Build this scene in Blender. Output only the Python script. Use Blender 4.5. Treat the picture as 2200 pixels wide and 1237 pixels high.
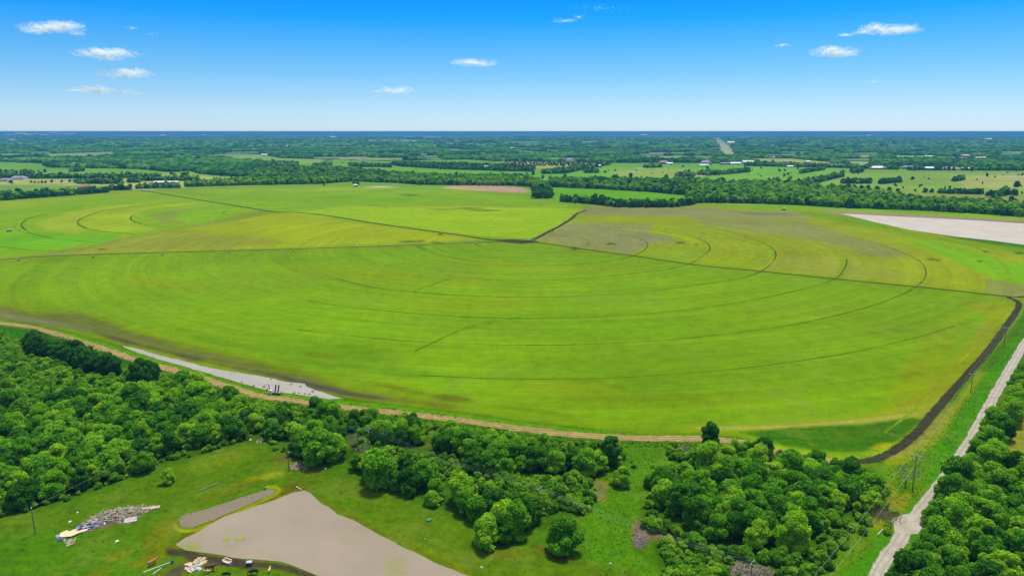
import bpy, bmesh, math, random
import numpy as np
from mathutils import Vector, Matrix
R = math.radians
random.seed(7)
rng = np.random.default_rng(7)
for o in list(bpy.data.objects): bpy.data.objects.remove(o)
scn = bpy.context.scene
COL = scn.collection
# ------------------------------------------------------------------ camera
H, FPX, YL = 120.0, 1550.0, 282.5
PITCH = math.atan((618.5 - YL) / FPX)
cam_d = bpy.data.cameras.new('camera')
cam_d.sensor_width = 36.0
cam_d.lens = FPX * 36.0 / 2200.0
cam_d.clip_start = 1.0
cam_d.clip_end = 200000.0
cam = bpy.data.objects.new('camera', cam_d)
COL.objects.link(cam)
cam.location = (0, 0, H)
cam.rotation_euler = (R(90) - PITCH, 0, 0)
scn.camera = cam
# ------------------------------------------------------------------ sky
SUN_EL, SUN_AZ = R(70), R(28)          # azimuth from +Y towards +X
world = bpy.data.worlds.new('World')
scn.world = world
world.use_nodes = True
nt = world.node_tree
for n in list(nt.nodes): nt.nodes.remove(n)
wo = nt.nodes.new('ShaderNodeOutputWorld')
bg = nt.nodes.new('ShaderNodeBackground')
sky = nt.nodes.new('ShaderNodeTexSky')
sky.sky_type = 'NISHITA'
sky.sun_disc = False
sky.sun_elevation = SUN_EL
sky.sun_rotation = SUN_AZ
sky.altitude = 100
sky.air_density = 1.0
sky.dust_density = 0.4
sky.ozone_density = 3.0
tc = nt.nodes.new('ShaderNodeTexCoord')
sp = nt.nodes.new('ShaderNodeSeparateXYZ')
nt.links.new(tc.outputs['Generated'], sp.inputs[0])
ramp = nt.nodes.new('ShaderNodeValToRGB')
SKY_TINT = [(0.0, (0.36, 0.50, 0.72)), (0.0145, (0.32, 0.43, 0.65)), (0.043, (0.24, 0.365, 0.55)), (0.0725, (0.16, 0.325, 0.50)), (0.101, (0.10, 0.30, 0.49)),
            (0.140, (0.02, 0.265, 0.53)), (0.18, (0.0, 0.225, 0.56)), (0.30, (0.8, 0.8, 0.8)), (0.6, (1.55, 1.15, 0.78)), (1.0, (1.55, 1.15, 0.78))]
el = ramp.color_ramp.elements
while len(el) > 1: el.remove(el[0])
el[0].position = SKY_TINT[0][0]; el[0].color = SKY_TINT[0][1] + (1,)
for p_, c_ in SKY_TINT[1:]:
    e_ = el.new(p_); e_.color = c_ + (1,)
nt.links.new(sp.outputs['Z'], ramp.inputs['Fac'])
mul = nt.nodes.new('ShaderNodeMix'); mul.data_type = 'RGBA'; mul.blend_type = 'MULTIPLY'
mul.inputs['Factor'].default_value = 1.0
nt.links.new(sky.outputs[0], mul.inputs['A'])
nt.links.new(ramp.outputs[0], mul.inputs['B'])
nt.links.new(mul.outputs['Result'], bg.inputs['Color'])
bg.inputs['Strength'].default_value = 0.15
nt.links.new(bg.outputs[0], wo.inputs['Surface'])
# ------------------------------------------------------------------ sun
sun_dir = Vector((math.sin(SUN_AZ) * math.cos(SUN_EL), math.cos(SUN_AZ) * math.cos(SUN_EL), math.sin(SUN_EL)))
sl = bpy.data.lights.new('sun', 'SUN')
sl.energy = 2.8
sl.angle = R(10)
sl.color = (1.0, 0.96, 0.88)
so = bpy.data.objects.new('sun', sl)
COL.objects.link(so)
so.rotation_euler = (-sun_dir).to_track_quat('-Z', 'Y').to_euler()
scn.view_settings.view_transform = 'Standard'
scn.view_settings.look = 'None'
scn.view_settings.exposure = 0.95
scn.view_settings.gamma = 1.0
cy = scn.cycles
cy.max_bounces = 5; cy.diffuse_bounces = 2; cy.glossy_bounces = 2; cy.transmission_bounces = 2
cy.volume_bounces = 0; cy.transparent_max_bounces = 12
cy.use_denoising = True
cy.caustics_reflective = False; cy.caustics_refractive = False

# ------------------------------------------------------------------ plan helpers
ST, CT = math.sin(PITCH), math.cos(PITCH)
def plan(px, py, z=0.0):
    """site plan: a point of the ground given by the survey picture's column and row"""
    u = (np.asarray(px, float) - 1100.0) / FPX
    v = (np.asarray(py, float) - 618.5) / FPX
    t = (H - z) / (ST + v * CT)
    return u * t, (CT - v * ST) * t
def P3(px, py, z=0.0):
    x, y = plan(px, py)
    return Vector((float(x), float(y), z))
def unplan(x, y, z=0.0):
    zc = y * CT + (H - z) * ST
    yc = (H - z) * CT - y * ST
    return 1100.0 + FPX * x / zc, 618.5 + FPX * yc / zc
K_ALB = 0.50
def s2l(c):
    c = c / 255.0
    return c / 12.92 if c <= 0.04045 else ((c + 0.055) / 1.055) ** 2.4
def rgb(r, g, b, k=K_ALB):
    return (s2l(r) * k, s2l(g) * k, s2l(b) * k)
def hash2(ix, iy, s):
    n = (ix.astype(np.int64) * 374761393 + iy.astype(np.int64) * 668265263 + s * 974711) & 0xffffffff
    n = ((n ^ (n >> 13)) * 1274126177) & 0xffffffff
    n = n ^ (n >> 16)
    return (n & 0xffff) / 65535.0
def vnoise(x, y, s=0):
    x = np.asarray(x, float); y = np.asarray(y, float)
    ix, iy = np.floor(x), np.floor(y)
    fx, fy = x - ix, y - iy
    fx = fx * fx * (3 - 2 * fx); fy = fy * fy * (3 - 2 * fy)
    a = hash2(ix, iy, s); b = hash2(ix + 1, iy, s); c = hash2(ix, iy + 1, s); d = hash2(ix + 1, iy + 1, s)
    return (a * (1 - fx) + b * fx) * (1 - fy) + (c * (1 - fx) + d * fx) * fy
def fbm(x, y, s=0, o=3):
    r = 0; a = 0.5; t = 0
    for k in range(o):
        r = r + a * vnoise(x * 2 ** k, y * 2 ** k, s + k); t += a; a *= 0.5
    return r / t
def seg_dist(px, py, pts, closed):
    d = np.full(px.shape, 1e9)
    n = len(pts)
    for i in range(n if closed else n - 1):
        x0, y0 = pts[i][:2]; x1, y1 = pts[(i + 1) % n][:2]
        dx, dy = x1 - x0, y1 - y0
        L = dx * dx + dy * dy + 1e-9
        t = np.clip(((px - x0) * dx + (py - y0) * dy) / L, 0, 1)
        d = np.minimum(d, np.hypot(px - x0 - t * dx, py - y0 - t * dy))
    return d
def inside(px, py, pts):
    r = np.zeros(px.shape, bool)
    n = len(pts); j = n - 1
    for i in range(n):
        xi, yi = pts[i][:2]; xj, yj = pts[j][:2]
        if yi != yj:
            c = ((yi > py) != (yj > py)) & (px < (xj - xi) * (py - yi) / (yj - yi) + xi)
            r ^= c
        j = i
    return r
def smooth_line(pts, n=6):
    out = []
    P = [np.array(p, float) for p in pts]
    P = [2 * P[0] - P[1]] + P + [2 * P[-1] - P[-2]]
    for i in range(1, len(P) - 2):
        for k in range(n):
            t = k / n
            out.append(0.5 * ((2 * P[i]) + (-P[i - 1] + P[i + 1]) * t + (2 * P[i - 1] - 5 * P[i] + 4 * P[i + 1] - P[i + 2]) * t * t + (-P[i - 1] + 3 * P[i] - 3 * P[i + 1] + P[i + 2]) * t ** 3))
    out.append(P[-2])
    return out

# ------------------------------------------------------------------ object helpers
def tag(o, label=None, cat=None, group=None, kind=None):
    if label: o['label'] = label
    if cat: o['category'] = cat
    if group: o['group'] = group
    if kind: o['kind'] = kind
    return o
def link(name, me, mat=None, parent=None, loc=None):
    o = bpy.data.objects.new(name, me)
    COL.objects.link(o)
    if mat is not None and me is not None and len(me.materials) == 0: me.materials.append(mat)
    if parent is not None: o.parent = parent
    if loc is not None: o.location = loc
    return o
def empty(name, loc=(0, 0, 0), rz=0.0, s=1.0):
    o = bpy.data.objects.new(name, None)
    COL.objects.link(o)
    o.empty_display_size = 0.5
    o.location = loc; o.rotation_euler = (0, 0, rz); o.scale = (s, s, s)
    return o
def raw_mesh(name, verts, faces, smooth=False):
    me = bpy.data.meshes.new(name)
    me.from_pydata([tuple(v) for v in verts], [], [tuple(f) for f in faces])
    if smooth: me.polygons.foreach_set('use_smooth', [True] * len(me.polygons))
    me.update()
    return me
def np_mesh(name, verts, quads, smooth=False):
    me = bpy.data.meshes.new(name)
    nv, nf = len(verts), len(quads); k = quads.shape[1]
    me.vertices.add(nv); me.vertices.foreach_set('co', np.asarray(verts, np.float32).ravel())
    me.loops.add(nf * k); me.loops.foreach_set('vertex_index', np.asarray(quads, np.int32).ravel())
    me.polygons.add(nf)
    me.polygons.foreach_set('loop_start', np.arange(0, nf * k, k, dtype=np.int32))
    me.polygons.foreach_set('use_smooth', np.full(nf, smooth))
    me.update(calc_edges=True); me.validate()
    return me
class MB:
    def __init__(s): s.v = []; s.f = []
    def box(s, c, d, rz=0.0, rx=0.0, ry=0.0, taper=1.0):
        M = Matrix.Translation(c) @ Matrix.Rotation(rz, 4, 'Z') @ Matrix.Rotation(ry, 4, 'Y') @ Matrix.Rotation(rx, 4, 'X')
        b = len(s.v)
        for z in (-.5, .5):
            t = taper if z > 0 else 1.0
            for x, y in ((-.5, -.5), (.5, -.5), (.5, .5), (-.5, .5)):
                s.v.append(M @ Vector((x * d[0] * t, y * d[1] * t, z * d[2])))
        s.f += [tuple(b + i for i in q) for q in ((0, 3, 2, 1), (4, 5, 6, 7), (0, 1, 5, 4), (1, 2, 6, 5), (2, 3, 7, 6), (3, 0, 4, 7))]
        return s
    def tube(s, p0, p1, r0, r1=None, n=8):
        r1 = r0 if r1 is None else r1
        p0 = Vector(p0); p1 = Vector(p1)
        q = (p1 - p0).to_track_quat('Z', 'Y')
        b = len(s.v)
        for p, r in ((p0, r0), (p1, r1)):
            for i in range(n):
                a = 2 * math.pi * i / n
                s.v.append(p + q @ Vector((r * math.cos(a), r * math.sin(a), 0)))
        for i in range(n):
            s.f.append((b + i, b + (i + 1) % n, b + n + (i + 1) % n, b + n + i))
        s.f.append(tuple(b + n - 1 - i for i in range(n))); s.f.append(tuple(b + n + i for i in range(n)))
        return s
    def path(s, pts, r, n=6):
        for a, b_ in zip(pts[:-1], pts[1:]): s.tube(a, b_, r, r, n)
        return s
    def poly(s, pts, z0, z1):
        b = len(s.v); n = len(pts)
        for z in (z0, z1):
            for p in pts: s.v.append(Vector((p[0], p[1], z)))
        s.f.append(tuple(b + n - 1 - i for i in range(n))); s.f.append(tuple(b + n + i for i in range(n)))
        for i in range(n): s.f.append((b + i, b + (i + 1) % n, b + n + (i + 1) % n, b + n + i))
        return s
    def mesh(s, name): return raw_mesh(name, s.v, s.f)
    def build(s, name, mat, parent=None, loc=None): return link(name, s.mesh(name), mat, parent, loc)

# ------------------------------------------------------------------ materials
def mat_new(name):
    m = bpy.data.materials.new(name); m.use_nodes = True
    t = m.node_tree
    b = t.nodes['Principled BSDF']
    return m, t, b
def noise_node(t, scale, detail=4, rough=0.55, coord='Object', vec=None):
    n = t.nodes.new('ShaderNodeTexNoise'); n.inputs['Scale'].default_value = scale
    n.inputs['Detail'].default_value = detail; n.inputs['Roughness'].default_value = rough
    if vec is None:
        c = t.nodes.new('ShaderNodeTexCoord'); vec = c.outputs[coord]
    t.links.new(vec, n.inputs['Vector'])
    return n
def maprange(t, src, a, b, c, d):
    m = t.nodes.new('ShaderNodeMapRange')
    m.inputs['From Min'].default_value = a; m.inputs['From Max'].default_value = b
    m.inputs['To Min'].default_value = c; m.inputs['To Max'].default_value = d
    t.links.new(src, m.inputs['Value'])
    return m.outputs['Result']
def mixc(t, fac, a, b, mode='MIX'):
    m = t.nodes.new('ShaderNodeMix'); m.data_type = 'RGBA'; m.blend_type = mode
    for key, val in (('Factor', fac), ('A', a), ('B', b)):
        s = m.inputs[key]
        if isinstance(val, (int, float)): s.default_value = val
        elif isinstance(val, tuple): s.default_value = tuple(val) + (1,) if len(val) == 3 else val
        else: t.links.new(val, s)
    return m.outputs['Result']
def math_(t, op, a, b=None):
    m = t.nodes.new('ShaderNodeMath'); m.operation = op
    for i, val in enumerate((a, b)):
        if val is None: continue
        if isinstance(val, (int, float)): m.inputs[i].default_value = val
        else: t.links.new(val, m.inputs[i])
    return m.outputs[0]
def simple(name, c, rough=0.8, var=0.25, scale=2.0, metal=0.0, spec=0.3):
    m, t, b = mat_new(name)
    n = noise_node(t, scale)
    f = maprange(t, n.outputs['Fac'], 0.3, 0.7, 0, 1)
    c0 = tuple(x * (1 - var) for x in c); c1 = tuple(min(1, x * (1 + var)) for x in c)
    t.links.new(mixc(t, f, c0, c1), b.inputs['Base Color'])
    b.inputs['Roughness'].default_value = rough; b.inputs['Metallic'].default_value = metal
    b.inputs['Specular IOR Level'].default_value = spec
    return m
# ------------------------------------------------------------------ ground paint
PIV = (1145.0, 519.0)
pvx, pvy = (float(a) for a in plan(*PIV))
PV2 = (560.0, 455.0)
p2x, p2y = (float(a) for a in plan(*PV2))
xs = np.concatenate([np.arange(-700, 0, 20), np.arange(0, 2200, 5), np.arange(2200, 2901, 20)]).astype(float)
ys = np.concatenate([np.arange(285.6, 300, 0.7), np.arange(300, 345, 1.0), np.arange(345, 470, 1.5), np.arange(470, 720, 2.5), np.arange(720, 1245, 4), np.arange(1245, 1500, 12)])
GX, GY = np.meshgrid(xs, ys)
PXg, PYg = GX.ravel(), GY.ravel()
WX, WY = plan(PXg, PYg)
N_ = len(PXg)
col = np.zeros((N_, 3)); wood = np.zeros(N_); crop = np.zeros(N_); grass = np.zeros(N_)
jit = (fbm(WX / 25, WY / 25, 3) - 0.5) * 2        # world-space raggedness
jit2 = (fbm(WX / 7, WY / 7, 9, 2) - 0.5) * 2
def lay(alpha, c, w=0.0, cr=None):
    global wood, crop
    a = alpha[:, None]
    col[:] = col * (1 - a) + np.array(c) * a
    wood = wood * (1 - alpha) + w * alpha
    if cr is not None: crop = crop * (1 - alpha) + cr * alpha
def sm(x): x = np.clip(x, 0, 1); return x * x * (3 - 2 * x)
def area(pts, c, soft=4.0, op=1.0, rag=0.0, w=0.0, cr=0.0):
    X0 = min(p[0] for p in pts) - soft * 2; X1 = max(p[0] for p in pts) + soft * 2
    Y0 = min(p[1] for p in pts) - soft * 2; Y1 = max(p[1] for p in pts) + soft * 2
    idx = np.where((PXg > X0) & (PXg < X1) & (PYg > Y0) & (PYg < Y1))[0]
    a = np.zeros(N_)
    px, py = PXg[idx], PYg[idx]
    d = seg_dist(px, py, pts, True)
    d = np.where(inside(px, py, pts), d, -d) + rag * jit[idx] + rag * 0.5 * jit2[idx]
    a[idx] = sm(d / (2 * soft) + 0.5) * op
    lay(a, c, w, cr)
def stroke(pts, width, c, soft=2.0, op=1.0, rag=0.0, brk=0.0, cr=0.0, w=0.0):
    pts = smooth_line(pts, 5)
    X0 = min(p[0] for p in pts) - width - 10; X1 = max(p[0] for p in pts) + width + 10
    Y0 = min(p[1] for p in pts) - width - 10; Y1 = max(p[1] for p in pts) + width + 10
    idx = np.where((PXg > X0) & (PXg < X1) & (PYg > Y0) & (PYg < Y1))[0]
    a = np.zeros(N_)
    d = width / 2 - seg_dist(PXg[idx], PYg[idx], pts, False) + rag * jit[idx]
    al = sm(d / (2 * soft) + 0.5) * op
    if brk: al = al * (1 - brk * sm((jit2[idx] + 0.4)))
    a[idx] = al
    lay(a, c, w, cr)
def blob(x, y, rx, ry, c, op=1.0, rot=0.0, rag=0.35, cr=None, w=0.0):
    ca, sa = math.cos(rot), math.sin(rot)
    dx, dy = PXg - x, PYg - y
    u = (dx * ca + dy * sa) / rx; v = (-dx * sa + dy * ca) / ry
    d = 1 - np.sqrt(u * u + v * v) + rag * jit * 0.6
    a = sm(d / 0.6) * op
    global wood, crop
    aa = a[:, None]
    col[:] = col * (1 - aa) + np.array(c) * aa
    wood = wood * (1 - a)
    if cr is not None: crop = crop * (1 - a) + cr * a
MEADOW = rgb(66, 122, 12)
PAST = rgb(118, 168, 48)
WOODC = rgb(34, 92, 34)
FARW = rgb(52, 112, 50)
col[:] = MEADOW
# --- far country: woods with clearings
area([(-900, 270), (3100, 270), (3100, 400), (-900, 400)], FARW, 2, w=1.0)
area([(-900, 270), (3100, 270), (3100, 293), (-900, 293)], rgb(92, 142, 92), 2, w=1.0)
LB = [(-900, 347), (0, 348), (90, 352), (100, 361), (205, 362), (300, 364), (360, 370), (415, 368), (430, 382), (560, 383), (640, 352), (690, 349), (720, 343), (830, 347), (1000, 343), (1130, 351), (1300, 351), (1500, 351), (1640, 353), (1900, 358), (2200, 361), (3100, 366)]
area([(-900, 470)] + LB + [(3100, 520), (2200, 480)], PAST, 1.0)
far_fields = [
 ([(100, 331), (245, 326), (240, 333), (110, 337)], rgb(140, 175, 90)),
 ([(480, 334), (560, 332), (600, 340), (700, 343), (690, 350), (640, 352), (560, 344), (500, 342)], rgb(140, 175, 75)),
 ([(778, 300), (943, 301), (943, 304), (860, 304), (778, 302)], rgb(150, 195, 130)),
 ([(925, 308), (1160, 307.5), (1160, 310.5), (925, 311)], rgb(150, 195, 120)),
 ([(1080, 304), (1160, 304), (1160, 306), (1080, 306)], rgb(130, 180, 120)),
 ([(1340, 304), (1430, 304), (1430, 306.5), (1340, 306.5)], rgb(190, 190, 150)),
 ([(1180, 303), (1285, 303.5), (1285, 306), (1180, 306)], rgb(170, 180, 140)),
 ([(1600, 309), (1750, 309), (1750, 311), (1600, 311)], rgb(150, 150, 140)),
 ([(1531, 296), (1544, 296), (1566, 313), (1578, 333), (1555, 333), (1545, 315)], rgb(176, 184, 124)),
 ([(1843, 334), (1885, 334), (1885, 337), (1843, 337)], rgb(190, 190, 90)),
 ([(1920, 334), (2010, 335), (2010, 339), (1920, 338)], rgb(160, 185, 80)),
 ([(2010, 337), (2110, 338), (2110, 341), (2010, 340)], rgb(170, 180, 95)),
 ([(1820, 347), (1868, 348), (1866, 352), (1820, 351)], rgb(165, 190, 80)),
 ([(1600, 341), (1700, 341), (1785, 349), (1780, 353), (1640, 347)], rgb(175, 180, 95)),
 ([(2170, 328), (2300, 328), (2300, 331), (2170, 331)], rgb(130, 175, 90)),
 ([(1380, 335), (1475, 336), (1475, 339), (1380, 338)], rgb(175, 180, 110)),
 ([(730, 339), (870, 340), (870, 343), (730, 342)], rgb(170, 175, 110)),
 ([(1180, 339), (1245, 340), (1245, 342.5), (1180, 342)], rgb(120, 175, 80)),
 ([(1080, 347), (1290, 349), (1270, 358), (1150, 360), (1080, 356)], rgb(190, 180, 110)),
 ([(20, 306), (60, 306), (60, 308), (20, 308)], rgb(120, 150, 130)),
 ([(110, 299), (126, 299), (124, 303), (112, 303)], rgb(200, 170, 170)),
 ([(248, 303), (266, 303), (262, 307), (252, 307)], rgb(200, 180, 160)),
 ([(345, 297), (375, 297), (375, 300), (345, 300)], rgb(190, 170, 180)),
 ([(400, 297), (437, 297), (437, 299), (400, 299)], rgb(190, 190, 190)),
 ([(600, 303), (700, 303), (700, 305), (600, 305)], rgb(120, 160, 130)),
]
for pts, c in far_fields: area(pts, c, 0.8)
for k in range(260):                                  # small scattered glades in the far woods
    y = 290 + 52 * random.random() ** 1.3; x = random.uniform(-400, 2600)
    wd = random.uniform(14, 80) ; hh = 0.6 + 2.2 * (y - 286) / 60
    area([(x, y), (x + wd, y - hh * 0.3), (x + wd * 1.1, y + hh), (x + wd * 0.1, y + hh)], random.choice([rgb(130, 165, 90), rgb(150, 165, 110), rgb(110, 150, 70), rgb(160, 160, 130)]), 0.7, op=0.75)
for k in range(90):                                  # long pale strips close to the horizon
    y = 286.2 + 9 * random.random() ** 1.2; x = random.uniform(-500, 2600); wd = random.uniform(30, 160)
    area([(x, y), (x + wd, y), (x + wd * .9, y + .5 + .1 * (y - 286)), (x + wd * .1, y + .5 + .1 * (y - 286))], random.choice([rgb(170, 190, 140), rgb(190, 180, 160), rgb(140, 180, 120), rgb(200, 196, 186)]), 0.6, op=0.8)
# --- pastures
area([(-100, 372), (400, 372), (560, 386), (560, 402), (300, 410), (-100, 440)], rgb(150, 178, 78), 4, rag=2)
area([(-100, 385), (270, 385), (420, 380), (560, 386), (400, 402), (300, 406), (180, 404), (0, 400), (-100, 400)], rgb(178, 184, 98), 4, rag=3)
area([(-100, 397), (190, 397), (230, 404), (100, 414), (-100, 422)], rgb(120, 158, 62), 4, rag=2)
area([(870, 363), (1100, 364), (1160, 376), (1180, 392), (1100, 379), (960, 377), (880, 373)], rgb(108, 178, 40), 2)
area([(1180, 362), (1300, 355), (1700, 356), (1600, 395), (1200, 395), (1160, 378)], rgb(112, 175, 50), 3)
area([(1150, 352), (1285, 350), (1300, 357), (1200, 364), (1150, 362)], rgb(165, 172, 80), 2, rag=1)
area([(1290, 365), (1480, 362), (1520, 376), (1450, 386), (1330, 380)], rgb(150, 172, 72), 5, rag=3)
area([(1480, 372), (1640, 360), (1800, 366), (1700, 400), (1520, 395)], rgb(122, 178, 55), 4, rag=2)
area([(1800, 372), (2400, 366), (2400, 450), (2160, 440), (1900, 420), (1760, 400)], rgb(138, 172, 68), 4, rag=2)
area([(2030, 378), (2400, 372), (2400, 412), (2080, 402)], rgb(172, 178, 95), 5, rag=3)
area([(1890, 412), (2120, 418), (2400, 425), (2400, 445), (2120, 436), (1900, 424)], rgb(150, 158, 78), 4, rag=2)
area([(1780, 402), (1850, 405), (1840, 420), (1780, 416)], rgb(170, 160, 100), 3)
area([(1187, 403), (1300, 407), (1400, 413), (1475, 419), (1482, 436), (1330, 440), (1190, 432)], rgb(105, 172, 18), 1.5)
# woodland floors under the tree belts
BELTS = {
 'BA': [(398, 397), (540, 389), (545, 372), (600, 362), (700, 363), (760, 367), (850, 376), (880, 378), (960, 382), (1100, 382), (1145, 386), (1180, 400), (1182, 422), (1150, 414), (1140, 402), (1100, 399), (1040, 399), (900, 397), (850, 393), (760, 390), (690, 395), (640, 396), (540, 398), (400, 402)],
 'BB': [(840, 354), (870, 351), (960, 353), (1090, 357), (1150, 361), (1146, 369), (1090, 368), (960, 364), (860, 358)],
 'BC': [(1163, 370), (1200, 365), (1250, 360), (1290, 354), (1312, 354), (1260, 364), (1215, 373), (1165, 374)],
 'BD': [(1180, 390), (1290, 390), (1420, 392), (1480, 392), (1520, 394), (1560, 398), (1640, 398), (1700, 402), (1760, 408), (1820, 420), (1900, 424), (2000, 436), (2100, 440), (2200, 448), (2400, 456), (2900, 480), (2900, 520), (2400, 480), (2200, 466), (2000, 453), (1800, 446), (1720, 441), (1600, 437), (1530, 436), (1482, 437), (1474, 420), (1400, 413), (1300, 407), (1185, 402)],
 'BE': [(1146, 412), (1184, 415), (1186, 426), (1150, 427)],
 'BF': [(1207, 430), (1260, 433), (1330, 440), (1440, 441), (1492, 436), (1490, 441), (1440, 446), (1330, 446), (1260, 438), (1207, 434)],
 'BG': [(1668, 402), (1720, 392), (1765, 383), (1810, 376), (1812, 380), (1770, 390), (1730, 402), (1690, 408)],
 'BH': [(1806, 391), (1870, 389), (1870, 395), (1806, 395)],
 'BI': [(1888, 392), (1934, 387), (1936, 392), (1890, 396)],
 'BJ': [(2018, 414), (2110, 414), (2110, 418), (2018, 416)],
 'BK': [(1716, 371), (1772, 362), (1774, 365), (1718, 374)],
 'BL': [(0, 425), (50, 424), (110, 420), (200, 415), (232, 411), (232, 414), (100, 424), (0, 431)],
 'BM': [(228, 407), (280, 405), (280, 409), (228, 410)],
 'BN': [(292, 403), (385, 399), (385, 404), (292, 406)],
 'BO': [(0, 379), (170, 380), (345, 378), (345, 382), (170, 384), (0, 384)],
 'BP': [(163, 392), (262, 390), (264, 396), (165, 395)],
 'BQ': [(275, 388), (302, 388), (302, 393), (275, 393)],
 'BR': [(300, 386), (425, 386), (425, 389), (300, 389)],
 'BS': [(3, 373), (37, 373), (37, 376), (3, 376)],
 'BT': [(43, 372), (74, 371), (74, 374), (43, 375)],
 'BU': [(540, 350), (640, 352), (640, 358), (540, 357)],
 'BV': [(1255, 368), (1285, 368), (1285, 372), (1255, 372)],
 'BW': [(1450, 377), (1490, 375), (1492, 380), (1450, 380)],
 'BX': [(1510, 374), (1610, 366), (1612, 370), (1520, 378)],
 'BY': [(1380, 359), (1420, 357), (1422, 360), (1382, 361)],
 'BZ': [(1500, 372), (1530, 370), (1528, 377), (1500, 377)],
 'CA': [(2128, 420), (2168, 412), (2170, 418), (2132, 427)],
 'CB': [(1828, 368), (1855, 365), (1852, 371), (1830, 373)],
 'CC': [(1600, 352), (1665, 353), (1800, 357), (1930, 361), (1930, 365), (1800, 361), (1660, 358), (1600, 357)],
 'CD': [(1950, 362), (2400, 364), (2400, 368), (1950, 366)],
 'CE': [(750, 354), (840, 356), (842, 360), (752, 358)],
 'CF': [(672, 356), (712, 352), (714, 356), (674, 361)],
 'CG': [(1780, 408), (1860, 412), (1900, 420), (1860, 424), (1790, 420)],
 'CH': [(150, 367), (178, 364), (180, 368), (150, 370)],
 'CI': [(2045, 388), (2070, 383), (2072, 387), (2048, 391)],
}
for k_, pts in BELTS.items(): area(pts, WOODC, 1.0, w=0.3)
# --- the big irrigated field
CROP = [(-700, 500), (-300, 458), (0, 431), (100, 421), (230, 412), (290, 409), (400, 404), (560, 400), (700, 397), (760, 396), (930, 400), (1000, 412), (1140, 416), (1175, 426), (1260, 438), (1330, 444), (1440, 446), (1530, 438), (1700, 447), (1810, 455), (1900, 480), (2050, 512), (2200, 535), (2500, 580), (2900, 640), (2900, 720), (2500, 700), (2205, 660), (2160, 720), (2080, 800), (2000, 890), (1930, 945), (1850, 985), (1780, 978), (1700, 962), (1600, 940), (1500, 930), (1400, 932), (1200, 912), (1000, 885), (850, 868), (735, 852), (600, 830), (450, 800), (330, 765), (262, 742), (150, 712), (0, 680), (-300, 640), (-700, 600)]
area(CROP, rgb(110, 152, 8), 3, cr=1.0)
def crad(k, x=PIV[0], y=PIV[1]): return k
RW = np.hypot(WX - pvx, WY - pvy); AW = np.arctan2(WY - pvy, WX - pvx)
R2 = np.hypot(WX - p2x, WY - p2y)
inC = crop.copy()
def tint(mask, c, op):
    a = np.clip(mask, 0, 1) * op
    aa = a[:, None]; col[:] = col * (1 - aa) + np.array(c) * aa
def C_(pts, c, soft, op, rag=0.0):                     # inside the crop only
    area(pts, c, soft, op, rag, cr=1.0)
C_([(0, 430), (560, 400), (930, 400), (1250, 440), (1250, 470), (1150, 515), (1000, 505), (640, 458), (560, 452), (400, 490), (0, 560), (-300, 560), (-300, 460)], rgb(122, 172, 34), 6, 1)
C_([(620, 458), (760, 440), (1000, 446), (1250, 450), (1200, 485), (1140, 512), (1020, 506), (900, 492), (760, 474)], rgb(138, 184, 10), 4, 1)
C_([(560, 462), (650, 460), (760, 478), (900, 495), (1040, 514), (900, 524), (600, 535), (300, 542), (110, 548), (300, 508), (400, 490)], rgb(148, 174, 16), 5, 1)
C_([(110, 548), (250, 518), (400, 498), (540, 505), (620, 520), (500, 533), (300, 540)], rgb(142, 152, 60), 9, 0.75, 3)
C_([(1262, 442), (1530, 440), (1810, 455), (2050, 512), (2205, 540), (2205, 640), (2160, 636), (1800, 596), (1500, 566), (1150, 517), (1200, 488), (1258, 455)], rgb(140, 164, 44), 4, 1)
C_([(1262, 443), (1500, 446), (1700, 452), (1760, 470), (1600, 470), (1400, 462), (1230, 462)], rgb(152, 150, 88), 5, 0.85, 3)
C_([(1230, 478), (1400, 484), (1390, 530), (1350, 548), (1250, 533), (1150, 515), (1180, 495)], rgb(146, 148, 84), 6, 0.9, 3)
C_([(1480, 466), (1720, 476), (1830, 508), (1960, 545), (1900, 552), (1760, 520), (1640, 500), (1520, 485)], rgb(146, 148, 80), 9, 0.8, 4)
C_([(1360, 497), (1440, 505), (1450, 520), (1395, 522), (1370, 508)], rgb(146, 146, 88), 5, 0.8, 3)
C_([(1340, 492), (1420, 498), (1490, 512), (1510, 530), (1460, 508), (1380, 496)], rgb(150, 190, 20), 4, 0.8)
C_([(1420, 532), (1500, 530), (1520, 550), (1470, 565), (1380, 548)], rgb(120, 158, 52), 8, 0.8, 3)
C_([(1700, 545), (1830, 560), (1960, 590), (1900, 604), (1800, 592), (1640, 578)], rgb(146, 156, 62), 8, 0.6, 5)
C_([(1560, 545), (1640, 560), (1640, 578), (1560, 570), (1500, 560)], rgb(130, 168, 26), 6, 0.7)
C_([(1930, 508), (2060, 530), (2160, 560), (2205, 568), (2205, 620), (2140, 600), (2050, 560)], rgb(112, 178, 8), 8, 0.95, 4)
C_([(1700, 452), (1840, 464), (1960, 500), (2100, 522), (2205, 535), (2205, 548), (2060, 525), (1900, 494), (1760, 470)], rgb(104, 154, 22), 5, 0.9, 2)
C_([(2120, 600), (2205, 610), (2205, 640), (2120, 632)], rgb(140, 142, 84), 6, 0.6, 3)
C_([(1530, 440), (1700, 448), (1720, 456), (1560, 450)], rgb(112, 168, 26), 3, 0.8)
C_([(1560, 453), (1690, 459), (1720, 464), (1620, 462)], rgb(112, 122, 60), 2, 0.6)
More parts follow.
